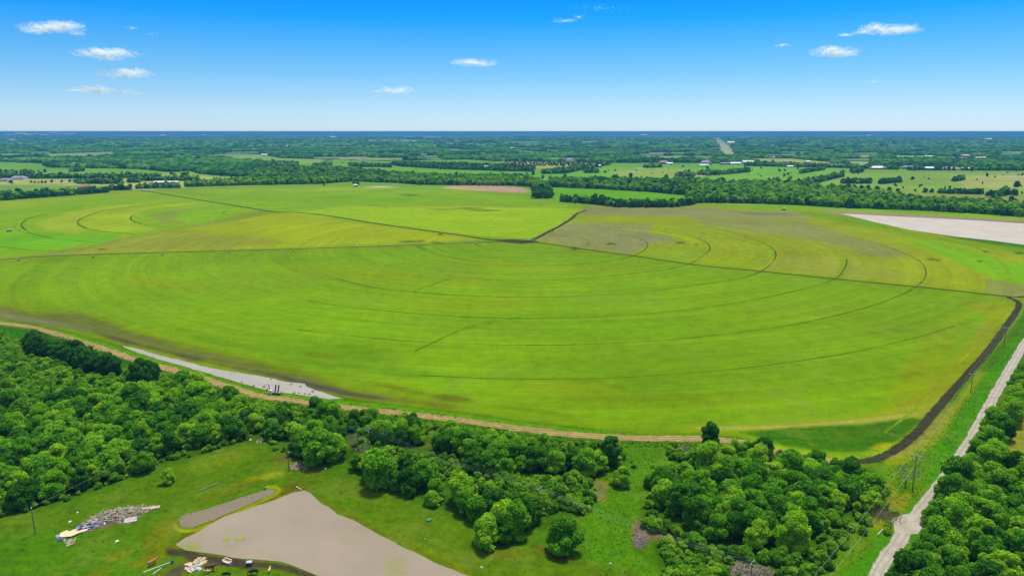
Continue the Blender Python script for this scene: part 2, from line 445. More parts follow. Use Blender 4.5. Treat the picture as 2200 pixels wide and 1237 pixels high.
# left circle bands
C_([(75, 480), (180, 447), (430, 424), (300, 440), (190, 462), (165, 478), (180, 495), (150, 505), (100, 495)], rgb(158, 184, 62), 6, 0.7, 2)
C_([(170, 478), (200, 462), (300, 445), (450, 432), (330, 448), (285, 465), (285, 480), (330, 492), (260, 498), (190, 492)], rgb(158, 184, 54), 5, 0.7, 2)
C_([(0, 500), (80, 497), (250, 508), (220, 525), (0, 540)], rgb(100, 178, 22), 8, 0.8, 3)
C_([(320, 462), (380, 450), (450, 442), (385, 456), (370, 468), (400, 480), (350, 480)], rgb(126, 148, 72), 4, 0.8, 2)
C_([(385, 468), (430, 455), (500, 448), (540, 455), (480, 470), (420, 478)], rgb(120, 176, 24), 4, 0.7)
C_([(480, 458), (520, 452), (560, 455), (520, 464)], rgb(130, 150, 70), 3, 0.5)
C_([(-300, 465), (0, 437), (290, 411), (400, 412), (200, 424), (0, 452)], rgb(142, 172, 62), 5, 0.7, 2)
C_([(420, 408), (760, 402), (900, 404), (700, 410), (430, 414)], rgb(142, 180, 40), 4, 0.6, 2)
C_([(450, 428), (700, 420), (960, 424), (1200, 442), (900, 438), (700, 436)], rgb(112, 164, 26), 5, 0.6, 2)
C_([(700, 447), (1000, 444), (1240, 450), (1000, 452)], rgb(160, 190, 24), 3, 0.8)
# near quadrant
C_([(-300, 570), (0, 565), (300, 553), (600, 546), (1060, 528), (1500, 575), (2160, 645), (2120, 720), (2000, 840), (1900, 900), (1400, 915), (1100, 890), (700, 800), (300, 700), (0, 620), (-300, 620)], rgb(114, 164, 8), 20, 1)
blob(500, 590, 460, 30, rgb(122, 172, 14), 0.8, 0.0)
blob(900, 620, 520, 40, rgb(116, 160, 12), 0.6, 0.05)
blob(760, 585, 240, 22, rgb(128, 156, 34), 0.5, 0.1, cr=1)
blob(350, 610, 120, 16, rgb(134, 154, 40), 0.5, 0.1, cr=1)
blob(1180, 575, 300, 14, rgb(132, 158, 34), 0.45, 0.05, cr=1)
blob(1000, 606, 80, 8, rgb(138, 156, 50), 0.5, 0.0, cr=1)
blob(1010, 655, 220, 20, rgb(128, 150, 30), 0.4, 0.0, cr=1)
blob(700, 690, 260, 30, rgb(108, 160, 6), 0.6, 0.1, cr=1)
blob(1250, 700, 400, 45, rgb(100, 150, 6), 0.6, 0.0, cr=1)
blob(700, 760, 220, 40, rgb(92, 144, 10), 0.7, 0.1, cr=1)
blob(1500, 790, 500, 70, rgb(100, 148, 8), 0.7, 0.0, cr=1)
blob(1250, 840, 150, 30, rgb(128, 152, 20), 0.5, 0.1, cr=1)
blob(1700, 660, 400, 40, rgb(120, 166, 10), 0.7, 0.05, cr=1)
blob(1400, 860, 380, 30, rgb(112, 152, 8), 0.6, 0.0, cr=1)
blob(1900, 700, 260, 60, rgb(112, 160, 10), 0.7, -0.3, cr=1)
blob(2000, 760, 150, 45, rgb(132, 156, 36), 0.4, -0.9, cr=1)
blob(1960, 820, 130, 40, rgb(132, 154, 40), 0.4, -0.7, cr=1)
blob(2110, 660, 60, 16, rgb(136, 148, 52), 0.7, 0.1, cr=1)
C_([(2150, 650), (2185, 665), (2120, 745), (2040, 835), (1985, 885), (1900, 890), (1990, 830), (2080, 740)], rgb(150, 156, 44), 12, 0.7, 5)
C_([(1600, 915), (1780, 905), (1990, 865), (2050, 830), (2010, 885), (1960, 900), (1700, 920), (1480, 925)], rgb(158, 166, 48), 7, 0.8, 4)
C_([(1480, 916), (1700, 914), (1850, 902), (1970, 886), (1975, 892), (1850, 908), (1700, 920), (1500, 922)], rgb(178, 178, 80), 3, 0.8, 1)
# left edge: bare mud band
C_([(-300, 620), (0, 655), (60, 668), (150, 670), (260, 700), (400, 745), (560, 775), (680, 808), (735, 832), (850, 852), (950, 868), (1000, 882), (850, 864), (735, 852), (560, 806), (400, 770), (262, 736), (150, 708), (0, 680), (-300, 640)], rgb(108, 108, 66), 8, 0.72, 8)
C_([(180, 706), (330, 746), (480, 783), (600, 804), (740, 838), (860, 862), (735, 850), (560, 804), (400, 768), (262, 736)], rgb(84, 80, 60), 4, 0.85, 3)
C_([(0, 672), (120, 690), (200, 712), (60, 690), (0, 684)], rgb(132, 138, 98), 5, 0.8)
C_([(300, 690), (450, 740), (600, 770), (740, 790), (700, 780), (520, 735), (380, 700)], rgb(100, 150, 12), 8, 0.7, 5)
blob(610, 795, 60, 7, rgb(96, 140, 10), 0.7, 0.15, cr=1)
blob(870, 800, 140, 18, rgb(96, 150, 14), 0.8, 0.1, cr=1)
blob(970, 855, 60, 10, rgb(98, 106, 42), 0.9, 0.1, cr=1)
blob(860, 835, 90, 8, rgb(104, 112, 44), 0.6, 0.2, cr=1)
blob(1170, 885, 120, 6, rgb(104, 128, 34), 0.7, 0.12, cr=1)
blob(690, 765, 60, 10, rgb(104, 124, 48), 0.5, 0.2, cr=1)
# corner grass patch
area([(1590, 928), (1700, 918), (1850, 912), (1960, 896), (1985, 900), (1930, 945), (1850, 970), (1780, 972), (1690, 958)], rgb(60, 116, 10), 4, rag=2.5)
blob(1810, 935, 60, 18, rgb(72, 118, 48), 0.6, 0.0)
area([(1600, 940), (1700, 962), (1850, 975), (1930, 948), (1985, 905), (2000, 895), (1950, 955), (1880, 985), (1780, 988), (1680, 968)], rgb(110, 162, 14), 4, rag=2)
blob(1895, 958, 30, 8, rgb(184, 180, 40), 0.7, -0.2)
# outer strips
area([(2205, 650), (2200, 700), (2130, 790), (2080, 860), (2020, 930), (1990, 975), (1960, 1040), (1930, 1080), (1850, 1200), (1800, 1240), (1950, 1240), (2000, 1120), (2080, 1000), (2140, 850), (2205, 730), (2500, 660)], rgb(62, 138, 12), 5, rag=2)
area([(1900, 990), (1960, 960), (2010, 920), (2060, 850), (2100, 800), (2120, 800), (2060, 880), (2020, 945), (1960, 990), (1900, 1010)], rgb(112, 150, 30), 5, op=0.9, rag=2)
area([(1890, 985), (1950, 955), (2000, 905), (2040, 870), (2055, 870), (2020, 915), (1975, 960), (1920, 990)], rgb(156, 150, 76), 3, op=0.6, rag=3)
area([(2205, 860), (2160, 940), (2152, 970), (2160, 990), (2205, 1008), (2700, 1100), (2700, 800)], rgb(128, 148, 62), 4)
STRIPG = rgb(82, 150, 12)
area([(-300, 652), (0, 686), (150, 715), (262, 748), (400, 790), (560, 838), (700, 858), (850, 872), (1000, 890), (1200, 918), (1400, 935), (1510, 935), (1600, 945), (1680, 965), (1600, 950), (1500, 945), (1400, 940), (1200, 928), (1000, 903), (850, 885), (700, 870), (560, 850), (400, 800), (262, 760), (90, 706), (0, 694), (-300, 660)], STRIPG, 3)
# near the lower edge: thicket floors etc
TH = rgb(54, 104, 10)
area([(-700, 700), (0, 704), (90, 712), (262, 768), (400, 812), (560, 860), (700, 880), (850, 895), (1000, 915), (1200, 940), (1330, 955), (1350, 985), (1290, 1010), (1280, 1080), (1180, 1140), (1050, 1130), (900, 1070), (760, 1015), (740, 985), (600, 940), (545, 945), (400, 985), (250, 1030), (150, 1070), (0, 1112), (-700, 1300)], TH, 5)
area([(-300, 640 + 60), (0, 704), (50, 712), (60, 740), (0, 750), (-300, 760)], rgb(42, 128, 12), 6)
area([(1330, 955), (1500, 950), (1600, 955), (1700, 982), (1800, 1000), (1880, 1010), (1900, 1100), (1770, 1200), (1750, 1240), (1420, 1240), (1400, 1170), (1360, 1130), (1400, 1080), (1380, 1020)], rgb(54, 108, 12), 7)
area([(1330, 955), (1450, 955), (1440, 1010), (1400, 1050), (1380, 1090), (1360, 1180), (1450, 1260), (1280, 1260), (1250, 1180), (1255, 1110), (1290, 1060), (1330, 1040), (1350, 1000)], rgb(70, 134, 14), 8, rag=3)
area([(820, 985), (960, 985), (1010, 1010), (1000, 1030), (930, 1020), (850, 1005)], rgb(84, 116, 40), 8, rag=3)
area([(930, 1000), (1000, 1002), (995, 1018), (930, 1012)], rgb(110, 112, 60), 6, rag=3, op=0.7)
area([(1880, 1000), (1990, 1000), (1990, 1060), (1930, 1110), (1860, 1180), (1790, 1240), (1740, 1240), (1800, 1150), (1890, 1080)], rgb(78, 136, 22), 8, rag=4)
area([(1880, 1070), (1960, 1060), (1920, 1140), (1860, 1130)], rgb(132, 140, 66), 8, rag=4, op=0.7)
area([(1860, 1050), (1920, 1030), (1930, 1060), (1880, 1100)], rgb(120, 130, 60), 8, rag=4, op=0.5)
area([(1280, 1030), (1305, 1035), (1300, 1075), (1275, 1070)], rgb(138, 130, 76), 5, rag=3, op=0.8)
area([(1362, 1115), (1400, 1110), (1420, 1130), (1480, 1165), (1470, 1172), (1400, 1155), (1375, 1170), (1356, 1150)], rgb(138, 118, 82), 5, rag=3, op=0.85)
# meadow by the pond
area([(-300, 1130), (150, 1085), (350, 1010), (540, 955), (600, 960), (690, 1005), (760, 1030), (900, 1090), (1050, 1150), (1250, 1200), (1420, 1250), (1400, 1500), (-300, 1500)], rgb(74, 124, 12), 6)
area([(-300, 1150), (150, 1130), (300, 1160), (300, 1300), (-300, 1400)], rgb(66, 130, 14), 30, op=0.8)
area([(680, 1020), (760, 1035), (1050, 1160), (1250, 1210), (1300, 1400), (1100, 1300), (900, 1160), (750, 1080)], rgb(76, 122, 16), 14, op=0.9)
blob(470, 990, 130, 22, rgb(94, 136, 14), 0.8, -0.25)
blob(610, 985, 40, 14, rgb(100, 96, 64), 0.7, -0.2)
blob(655, 1003, 42, 12, rgb(112, 96, 78), 0.85, 0.1)
blob(575, 1022, 60, 8, rgb(142, 170, 14), 0.7, -0.2)
blob(500, 1050, 110, 10, rgb(96, 112, 42), 0.6, -0.35)
blob(650, 1030, 60, 7, rgb(86, 110, 34), 0.7, -0.35)
blob(345, 1150, 60, 26, rgb(98, 118, 40), 0.7, -0.8)
blob(330, 1195, 70, 12, rgb(106, 116, 46), 0.7, -0.4)
blob(250, 1195, 40, 12, rgb(112, 124, 52), 0.5, -0.3)
blob(200, 1235, 60, 14, rgb(106, 116, 46), 0.5, -0.3)
blob(230, 1120, 80, 16, rgb(120, 104, 78), 0.9, -0.22)
blob(185, 1130, 40, 10, rgb(90, 84, 60), 0.8, -0.25)
blob(1080, 1190, 60, 10, rgb(92, 96, 44), 0.6, 0.0)
blob(1190, 1190, 60, 12, rgb(92, 90, 52), 0.7, 0.35)
blob(920, 1185, 140, 16, rgb(100, 136, 14), 0.5, 0.45)
# banks
POND = [(375, 1172), (400, 1155), (480, 1110), (570, 1080), (625, 1058), (650, 1054), (668, 1058), (690, 1080), (740, 1110), (800, 1140), (870, 1175), (930, 1205), (1015, 1240), (1120, 1300), (1000, 1360), (780, 1310), (690, 1240), (640, 1219), (600, 1207), (560, 1201), (520, 1200), (450, 1190), (400, 1182)]
POND2 = [(385, 1115), (400, 1105), (470, 1085), (540, 1060), (575, 1050), (592, 1053), (585, 1062), (530, 1085), (460, 1115), (410, 1132), (390, 1130)]
stroke([(360, 1180), (400, 1150), (480, 1105), (570, 1073), (640, 1045), (660, 1045)], 11, rgb(88, 100, 40), 3, 0.9, 1.0)
stroke([(690, 1068), (740, 1100), (800, 1132), (870, 1166), (930, 1196), (1015, 1232)], 6, rgb(96, 106, 30), 3, 0.7, 1.0)
stroke([(365, 1185), (400, 1188), (450, 1200), (520, 1210), (600, 1217), (640, 1228), (700, 1250)], 14, rgb(78, 68, 52), 4, 0.95, 2.0)
area([(395, 1187), (470, 1195), (560, 1205), (545, 1225), (500, 1218), (440, 1212), (400, 1200)], rgb(82, 72, 50), 4, rag=3, op=0.95)
area([(340, 1240), (370, 1220), (400, 1205), (395, 1225), (380, 1260), (330, 1270)], rgb(96, 82, 58), 5, rag=3, op=0.8)
stroke([(376, 1128), (385, 1138), (420, 1138), (470, 1118), (535, 1088), (596, 1058), (596, 1048), (575, 1045)], 6, rgb(138, 168, 10), 2.5, 0.85, 1.5)
stroke([(250, 745), (330, 772), (400, 792), (500, 824), (600, 848), (735, 858)], 3, rgb(80, 140, 14), 2, 0.8, 1)
# old branch track, left part of the field
stroke([(560, 460), (500, 473), (400, 490), (300, 508), (200, 530), (100, 548), (0, 560), (-100, 570)], 6, rgb(138, 146, 74), 3, 0.75, 1.5, cr=1)
# mounds
area([(945, 404), (975, 399), (1020, 397), (1080, 400), (1120, 404), (1137, 409), (1135, 414), (1090, 414), (1000, 408)], rgb(196, 160, 128), 1.0)
area([(772, 401), (830, 400), (855, 402), (800, 403)], rgb(212, 190, 170), 0.8)
area([(290, 407), (330, 406), (340, 408), (300, 409)], rgb(176, 168, 140), 1.0)
# reservoir banks
area([(1760, 455), (1810, 454), (1900, 458), (2200, 474), (2500, 490), (2500, 498), (2200, 481), (1900, 466), (1810, 462)], rgb(172, 148, 108), 2, rag=1)
area([(1980, 468), (2200, 478), (2500, 492), (2500, 500), (2200, 484)], rgb(128, 108, 88), 1.5)
area([(1530, 437), (1760, 450), (1900, 458), (2200, 473), (2500, 488), (2500, 484), (2200, 469), (1900, 454), (1700, 446), (1600, 438)], rgb(140, 168, 62), 1.2)

# spot marks in the field: wet ruts and weeds
for (x, y, rx, ry) in [(1312, 524, 10, 2), (1462, 521, 9, 2), (1497, 524, 4, 1.5), (1235, 534, 8, 3), (2117, 541, 6, 1.5), (2190, 544, 8, 2), (2000, 557, 8, 2), (2015, 559, 6, 1.5), (2105, 561, 5, 1.5), (880, 519, 20, 1.5), (905, 518, 10, 1.2), (940, 521, 14, 1.2), (946, 504, 5, 2), (218, 535, 8, 1.5), (955, 450, 20, 1), (1040, 452, 30, 1), (880, 419, 20, 1), (1010, 448, 30, 1.2)]:
    blob(x, y, rx * 1.6, ry * 1.8, rgb(66, 92, 24), 0.8, 0.0, 0.2)
fg = fbm(WX / 130, WY / 130, 21, 4)
fg2 = fbm(WX / 40, WY / 40, 31, 3)
nearm = sm((PYg - 640) / 60.0) * (1 - inC)
gw = np.clip((col[:, 1] - col[:, 0]) / (col[:, 1] + 1e-6) * 2.6, 0, 1)
col *= (1 + np.outer(inC * gw, np.array([1.15, 0.985, 1.0]) - 1)); col *= (1 + np.outer(nearm * gw, np.array([1.42, 1.03, 0.8]) - 1))
col *= (1 + np.outer((1 - gw) * (PYg > 410), np.array([0.88, 0.90, 1.0]) - 1))
col[:, 2] = np.maximum(col[:, 2] - 0.012 * gw * (PYg > 410), 0.0008)
v_ = 1 + 0.16 * (fg - 0.5) * 2 * (1 - 0.5 * inC) + 0.10 * (fg2 - 0.5) * 2
col *= v_[:, None]
quads = []
nx, ny = len(xs), len(ys)
i0 = (np.arange(ny - 1)[:, None] * nx + np.arange(nx - 1)[None, :]).ravel()
quads = np.stack([i0, i0 + nx, i0 + nx + 1, i0 + 1], 1)
# gentle relief: woods stand a little proud, the field rolls
verts = np.stack([WX, WY, np.zeros(N_)], 1)
gm = np_mesh('ground', verts, quads, True)
ca = gm.color_attributes.new('tone', 'FLOAT_COLOR', 'POINT')
ca.data.foreach_set('color', np.concatenate([col, np.ones((N_, 1))], 1).astype(np.float32).ravel())
for nm, arr in (('wood', wood), ('crop', crop)):
    at = gm.attributes.new(nm, 'FLOAT', 'POINT'); at.data.foreach_set('value', arr.astype(np.float32))
def ground_material():
    m, t, b = mat_new('ground cover')
    g = t.nodes.new('ShaderNodeNewGeometry'); pos = g.outputs['Position']
    def attr(n):
        a = t.nodes.new('ShaderNodeAttribute'); a.attribute_name = n; return a
    c = attr('tone').outputs['Color']
    n1 = noise_node(t, 0.9, 3, 0.7, vec=pos); n2 = noise_node(t, 0.12, 4, 0.6, vec=pos); n3 = noise_node(t, 0.012, 5, 0.6, vec=pos)
    k = math_(t, 'ADD', maprange(t, n1.outputs['Fac'], 0.3, 0.7, -0.16, 0.16), maprange(t, n2.outputs['Fac'], 0.3, 0.7, -0.13, 0.13))
    k = math_(t, 'ADD', k, maprange(t, n3.outputs['Fac'], 0.3, 0.7, 0.94, 1.06))
    # drilled rows and spray rings: radius and angle about the pivot point
    def rings(cx, cy_, f1, amp):
        sub = t.nodes.new('ShaderNodeVectorMath'); sub.operation = 'SUBTRACT'; t.links.new(pos, sub.inputs[0]); sub.inputs[1].default_value = (cx, cy_, 0)
        ln = t.nodes.new('ShaderNodeVectorMath'); ln.operation = 'LENGTH'; t.links.new(sub.outputs[0], ln.inputs[0])
        nrm = t.nodes.new('ShaderNodeVectorMath'); nrm.operation = 'NORMALIZE'; t.links.new(sub.outputs[0], nrm.inputs[0])
        sc = t.nodes.new('ShaderNodeVectorMath'); sc.operation = 'SCALE'; t.links.new(nrm.outputs[0], sc.inputs[0]); sc.inputs['Scale'].default_value = 1.3
        sx = t.nodes.new('ShaderNodeSeparateXYZ'); t.links.new(sc.outputs[0], sx.inputs[0])
        cb = t.nodes.new('ShaderNodeCombineXYZ'); t.links.new(sx.outputs[0], cb.inputs[0]); t.links.new(sx.outputs[1], cb.inputs[1])
        t.links.new(math_(t, 'MULTIPLY', ln.outputs['Value'], f1), cb.inputs[2])
        nn = noise_node(t, 1.0, 4, 0.65, vec=cb.outputs[0])
        return maprange(t, nn.outputs['Fac'], 0.3, 0.7, -amp, amp)
    r1 = rings(pvx, pvy, 0.11, 0.11); r2 = rings(pvx, pvy, 0.6, 0.09)
    rr = math_(t, 'ADD', r1, r2)
    rr = math_(t, 'MULTIPLY', rr, attr('crop').outputs['Fac'])
    k = math_(t, 'ADD', k, rr)
    # treetops of the far woods
    md = noise_node(t, 0.35, 5, 0.7, vec=pos); mm = math_(t, 'MULTIPLY', maprange(t, md.outputs['Fac'], 0.3, 0.7, -0.3, 0.3), math_(t, 'SUBTRACT', 1.0, attr('crop').outputs['Fac'])); k = math_(t, 'ADD', k, mm)
    w1 = noise_node(t, 0.018, 5, 0.7, vec=pos)
    wv = math_(t, 'MULTIPLY', maprange(t, w1.outputs['Fac'], 0.35, 0.65, -0.45, 0.4), attr('wood').outputs['Fac'])
    k = math_(t, 'ADD', k, wv)
    vm = t.nodes.new('ShaderNodeVectorMath'); vm.operation = 'SCALE'
    t.links.new(c, vm.inputs[0]); t.links.new(k, vm.inputs['Scale'])
    # yellowing where the crop is thin
    yn = noise_node(t, 0.03, 6, 0.65, vec=pos)
    yf = math_(t, 'MULTIPLY', maprange(t, yn.outputs['Fac'], 0.5, 0.72, 0, 0.55), attr('crop').outputs['Fac'])
    c2 = mixc(t, yf, vm.outputs[0], mixc(t, 1.0, vm.outputs[0], (1.12, 0.99, 1.6), 'MULTIPLY'))
    # thin soil showing through the crop in streaky patches
    sn = noise_node(t, 0.011, 7, 0.7, vec=pos); sf = maprange(t, sn.outputs['Fac'], 0.52, 0.70, 0, 0.42)
    sn2 = noise_node(t, 0.09, 5, 0.75, vec=pos); sf = math_(t, 'MULTIPLY', sf, maprange(t, sn2.outputs['Fac'], 0.38, 0.62, 0.15, 1.0))
    sf = math_(t, 'MULTIPLY', sf, attr('crop').outputs['Fac'])
    c2 = mixc(t, sf, c2, rgb(138, 140, 74))
    gn = noise_node(t, 0.05, 6, 0.7, vec=pos); gf = maprange(t, gn.outputs['Fac'], 0.52, 0.66, 0, 0.35)
    gf = math_(t, 'MULTIPLY', gf, math_(t, 'SUBTRACT', 1.0, math_(t, 'MAXIMUM', attr('crop').outputs['Fac'], attr('wood').outputs['Fac'])))
    c2 = mixc(t, gf, c2, rgb(142, 152, 54))
    t.links.new(c2, b.inputs['Base Color'])
    b.inputs['Roughness'].default_value = 1.0; b.inputs['Specular IOR Level'].default_value = 0.0
    bp = t.nodes.new('ShaderNodeBump'); bp.inputs['Strength'].default_value = 0.5; bp.inputs['Distance'].default_value = 0.5
    t.links.new(n1.outputs['Fac'], bp.inputs['Height']); t.links.new(bp.outputs[0], b.inputs['Normal'])
    return m
ground = link('ground', gm, ground_material()); tag(ground, kind='structure')
# wide ground sheet to the horizon
gd = MB(); gd.poly([(62000 * math.cos(a * math.pi / 64), 62000 * math.sin(a * math.pi / 64)) for a in range(128)], -3.0, -0.7)
m_, t_, b_ = mat_new('outer land')
g_ = t_.nodes.new('ShaderNodeNewGeometry')
n_ = noise_node(t_, 0.003, 6, 0.7, vec=g_.outputs['Position'])
t_.links.new(mixc(t_, maprange(t_, n_.outputs['Fac'], 0.35, 0.65, 0, 1), rgb(30, 86, 36), rgb(70, 120, 50)), b_.inputs['Base Color'])
b_.inputs['Roughness'].default_value = 1; b_.inputs['Specular IOR Level'].default_value = 0
tag(gd.build('terrain', m_), kind='structure')

# ------------------------------------------------------------------ water
def water_mat(name, c, scum=None, seed=0):
    m, t, b = mat_new(name)
    n = noise_node(t, 0.035, 6, 0.65)
    base = mixc(t, maprange(t, n.outputs['Fac'], 0.35, 0.65, 0, 1), tuple(x * k for x, k in zip(c, (0.88, 0.89, 0.85))), tuple(x * 1.05 for x in c))
    if scum:
        n2 = noise_node(t, 0.045, 4, 0.55)
        base = mixc(t, maprange(t, n2.outputs['Fac'], 0.60, 0.72, 0, 0.7), base, scum)
    t.links.new(base, b.inputs['Base Color'])
    b.inputs['Roughness'].default_value = 0.5; b.inputs['Specular IOR Level'].default_value = 0.04
    w = noise_node(t, 1.6, 3, 0.6); bp = t.nodes.new('ShaderNodeBump'); bp.inputs['Strength'].default_value = 0.06; bp.inputs['Distance'].default_value = 0.1
    t.links.new(w.outputs['Fac'], bp.inputs['Height']); t.links.new(bp.outputs[0], b.inputs['Normal'])
    return m
def sheet(name, pts, z, mat, rag=0.0, kind='structure', step=3.0, smooth=True):
    P = [P3(*p) for p in pts]
    out = []
    n = len(P)
    for i in range(n):
        a, b_ = P[i], P[(i + 1) % n]
        L = (b_ - a).length; k = max(1, int(L / step)); k = min(k, 40)
        for j in range(k): out.append(a.lerp(b_, j / k))
    if rag:
        cen = sum(out, Vector()) / len(out)
        for p in out:
            d = Vector((float(fbm(p.x / 4, p.y / 4, 77, 3) - 0.5), float(fbm(p.x / 4, p.y / 4, 99, 3) - 0.5), 0)) * 2 * rag
            p += d
    bm = bmesh.new()
    vs = [bm.verts.new((p.x, p.y, z)) for p in out]
    f = bm.faces.new(vs)
    if f.normal.z < 0: f.normal_flip()
    bmesh.ops.triangulate(bm, faces=[f])
    for f in bm.faces:
        if f.normal.z < 0: f.normal_flip()
    me = bpy.data.meshes.new(name); bm.to_mesh(me); bm.free()
    o = link(name, me, mat); tag(o, kind=kind)
    return o
SCUM = rgb(150, 160, 40)
sheet('pond_water', POND, 0.05, water_mat('muddy pond', rgb(178, 162, 140), SCUM), 0.9)
sheet('pond_water', POND2, 0.05, water_mat('shallow pond', rgb(150, 136, 112), rgb(120, 120, 80)), 0.7)
MUDW = water_mat('pale runoff water', rgb(192, 184, 172))
sheet('ditch_water', [(262, 742), (300, 751), (360, 767), (450, 790), (560, 808), (600, 817), (655, 825), (660, 830), (680, 838), (700, 845), (735, 855), (710, 857), (680, 853), (640, 848), (600, 843), (560, 835), (500, 818), (400, 788), (330, 768), (270, 748)], 0.05, MUDW, 1.0)
sheet('reservoir_water', [(1806, 459), (1830, 460), (1900, 464), (2050, 471), (2200, 480), (2330, 488), (2500, 500), (2500, 590), (2350, 552), (2200, 526), (2140, 518), (2050, 508), (1950, 493), (1870, 475), (1830, 465)], 0.08, water_mat('pale reservoir', rgb(222, 208, 188)), 1.0, step=8)
for pts in ([(1490, 377.5), (1520, 374), (1553, 372), (1555, 374.5), (1530, 377), (1505, 379)], [(135, 396.5), (172, 396.3), (176, 397.6), (140, 398.2)], [(2143, 378.2), (2200, 378), (2240, 380), (2160, 380.2)], [(1365, 361), (1392, 361), (1392, 362.3), (1366, 362.4)], [(340, 393), (378, 393), (378, 394.4), (342, 394.2)]):
    sheet('stock_pond_water', pts, 0.1, MUDW, 0.5, step=8)
WEEDM = simple('duckweed', rgb(150, 176, 24), 0.9, 0.25, 0.6)
for pts, lb in (([(478, 1158), (484, 1154), (495, 1154), (498, 1157), (490, 1161), (480, 1161)], 'bright lime patch of pond weed near the left corner of the big pond'),
                ([(505, 1156), (520, 1153), (526, 1156), (518, 1160), (508, 1160)], 'thin olive patch of pond weed right of the bright lime one')):
    o = sheet('pond_weed', pts, 0.09, WEEDM if 'lime' in lb else simple('thin scum', rgb(168, 160, 100), .9, .2, .6), 0.5, 'stuff', 1.0); tag(o, lb, 'pond weed')
# ------------------------------------------------------------------ tracks and roads
def ribbon(name, pts, w, mat, z, rag=0.0, n=8, kind='structure', w1=None, build=True):
    P = smooth_line([tuple(P3(*p))[:2] for p in pts], n)
    # resample for raggedness
    Q = [P[0]]
    for p in P[1:]:
        L = np.hypot(*(p - Q[-1])); k = min(30, max(1, int(L / 3.0)))
        q0 = Q[-1]
        for j in range(1, k + 1): Q.append(q0 + (p - q0) * j / k)
    V = []; F = []; U = []
    m = len(Q); acc = 0.0
    for i, p in enumerate(Q):
        d = Q[min(i + 1, m - 1)] - Q[max(i - 1, 0)]; d = d / (np.hypot(*d) + 1e-9)
        nn = np.array([-d[1], d[0]])
        if i: acc += np.hypot(*(p - Q[i - 1]))
        ww = w + ((w1 - w) * i / (m - 1) if w1 else 0)
        for s in (-1, -0.33, 0.33, 1):
            r_ = rag * (float(fbm(p[0] / 5 + s * 9, p[1] / 5, 5, 2)) - 0.5) * 2 if abs(s) == 1 else 0
            q = p + nn * (s * ww / 2 + r_)
            V.append((q[0], q[1], z)); U.append((acc, s))
        if i:
            b = (i - 1) * 4
            for k in range(3): F.append((b + k, b + 4 + k, b + 5 + k, b + 1 + k))
    me = raw_mesh(name, V, F)
    uv = me.uv_layers.new(name='along')
    for l in me.loops: uv.data[l.index].uv = (U[l.vertex_index][0] * 0.1, U[l.vertex_index][1])
    if me.polygons[0].normal.z < 0: me.flip_normals()
    o = link(name, me, mat); tag(o, kind=kind)
    return o
def track_mat(name, c, c2, rut=None, gap=0.0, edge=0.8, rutpos=0.35, dim=1.0):
    """c/c2 mottled; ruts run along; transparent gaps where the grass has grown through"""
    m, t, b = mat_new(name)
    uv = t.nodes.new('ShaderNodeUVMap'); uv.uv_map = 'along'
    sx = t.nodes.new('ShaderNodeSeparateXYZ'); t.links.new(uv.outputs[0], sx.inputs[0])
    g = t.nodes.new('ShaderNodeNewGeometry')
    n = noise_node(t, 0.25, 5, 0.7, vec=g.outputs['Position']); n2 = noise_node(t, 1.2, 3, 0.7, vec=g.outputs['Position'])
    f = maprange(t, n.outputs['Fac'], 0.35, 0.65, 0, 1)
    base = mixc(t, f, c, c2)
    av = math_(t, 'ABSOLUTE', sx.outputs[1])
    if rut:
        d = math_(t, 'ABSOLUTE', math_(t, 'SUBTRACT', av, rutpos))
        rf = maprange(t, d, 0.05, 0.17, 1, 0)
        rf = math_(t, 'MULTIPLY', rf, maprange(t, n2.outputs['Fac'], 0.35, 0.55, 0.2, 1))
        base = mixc(t, rf, base, rut)
    t.links.new(base, b.inputs['Base Color'])
    b.inputs['Roughness'].default_value = 1; b.inputs['Specular IOR Level'].default_value = 0.0
    fade = maprange(t, av, edge, 1.0, 1, 0)
    nz = math_(t, 'ADD', fade, maprange(t, n2.outputs['Fac'], 0.3, 0.7, -0.35, 0.35))
    al = maprange(t, nz, 0.35, 0.65, 0, 1)
    if dim < 1: al = math_(t, 'MULTIPLY', al, dim)
    if gap:
        g1 = noise_node(t, 0.02, 3, 0.6, vec=g.outputs['Position'])
        al = math_(t, 'MULTIPLY', al, maprange(t, g1.outputs['Fac'], 0.35, 0.6, 1 - gap, 1))
    t.links.new(al, b.inputs['Alpha'])
    return m
TAN = track_mat('pale dry dirt', rgb(212, 182, 118), rgb(160, 142, 86), rgb(140, 118, 80), 0.1, 0.55)
BLK = track_mat('black tilled soil', rgb(82, 80, 56), rgb(58, 56, 46), None, 0.1, 0.35)
BLK2 = track_mat('dark service lane', rgb(66, 66, 36), rgb(84, 82, 44), None, 0.05, 0.6)
WHEEL = track_mat('wheel track', rgb(66, 96, 10), rgb(92, 116, 26), None, 0.75, 0.1, dim=0.88)
WHEELL = track_mat('bright wheel verge', rgb(150, 186, 20), rgb(138, 176, 20), None, 0.6, 0.4)
GRAVEL = track_mat('white gravel', rgb(212, 203, 188), rgb(184, 173, 154), rgb(178, 167, 148), 0, 0.6)
ribbon('dirt_road', [(-300, 658), (0, 694), (50, 700), (90, 708), (180, 736), (280, 769), (300, 776), (400, 802), (500, 834), (560, 851), (640, 862), (700, 871), (850, 886), (1000, 904), (1100, 918), (1200, 930), (1300, 938), (1400, 941), (1500, 942), (1600, 951), (1660, 966), (1700, 975), (1760, 986), (1810, 993)], 6.6, TAN, 0.04, 0.8)
ribbon('gravel_road', [(1865, 1330), (1885, 1232), (1925, 1170), (1952, 1128), (1990, 1080), (2035, 1022), (2080, 955), (2118, 885), (2152, 822), (2185, 765), (2205, 732), (2250, 680)], 5.2, GRAVEL, 0.05, 0.7)
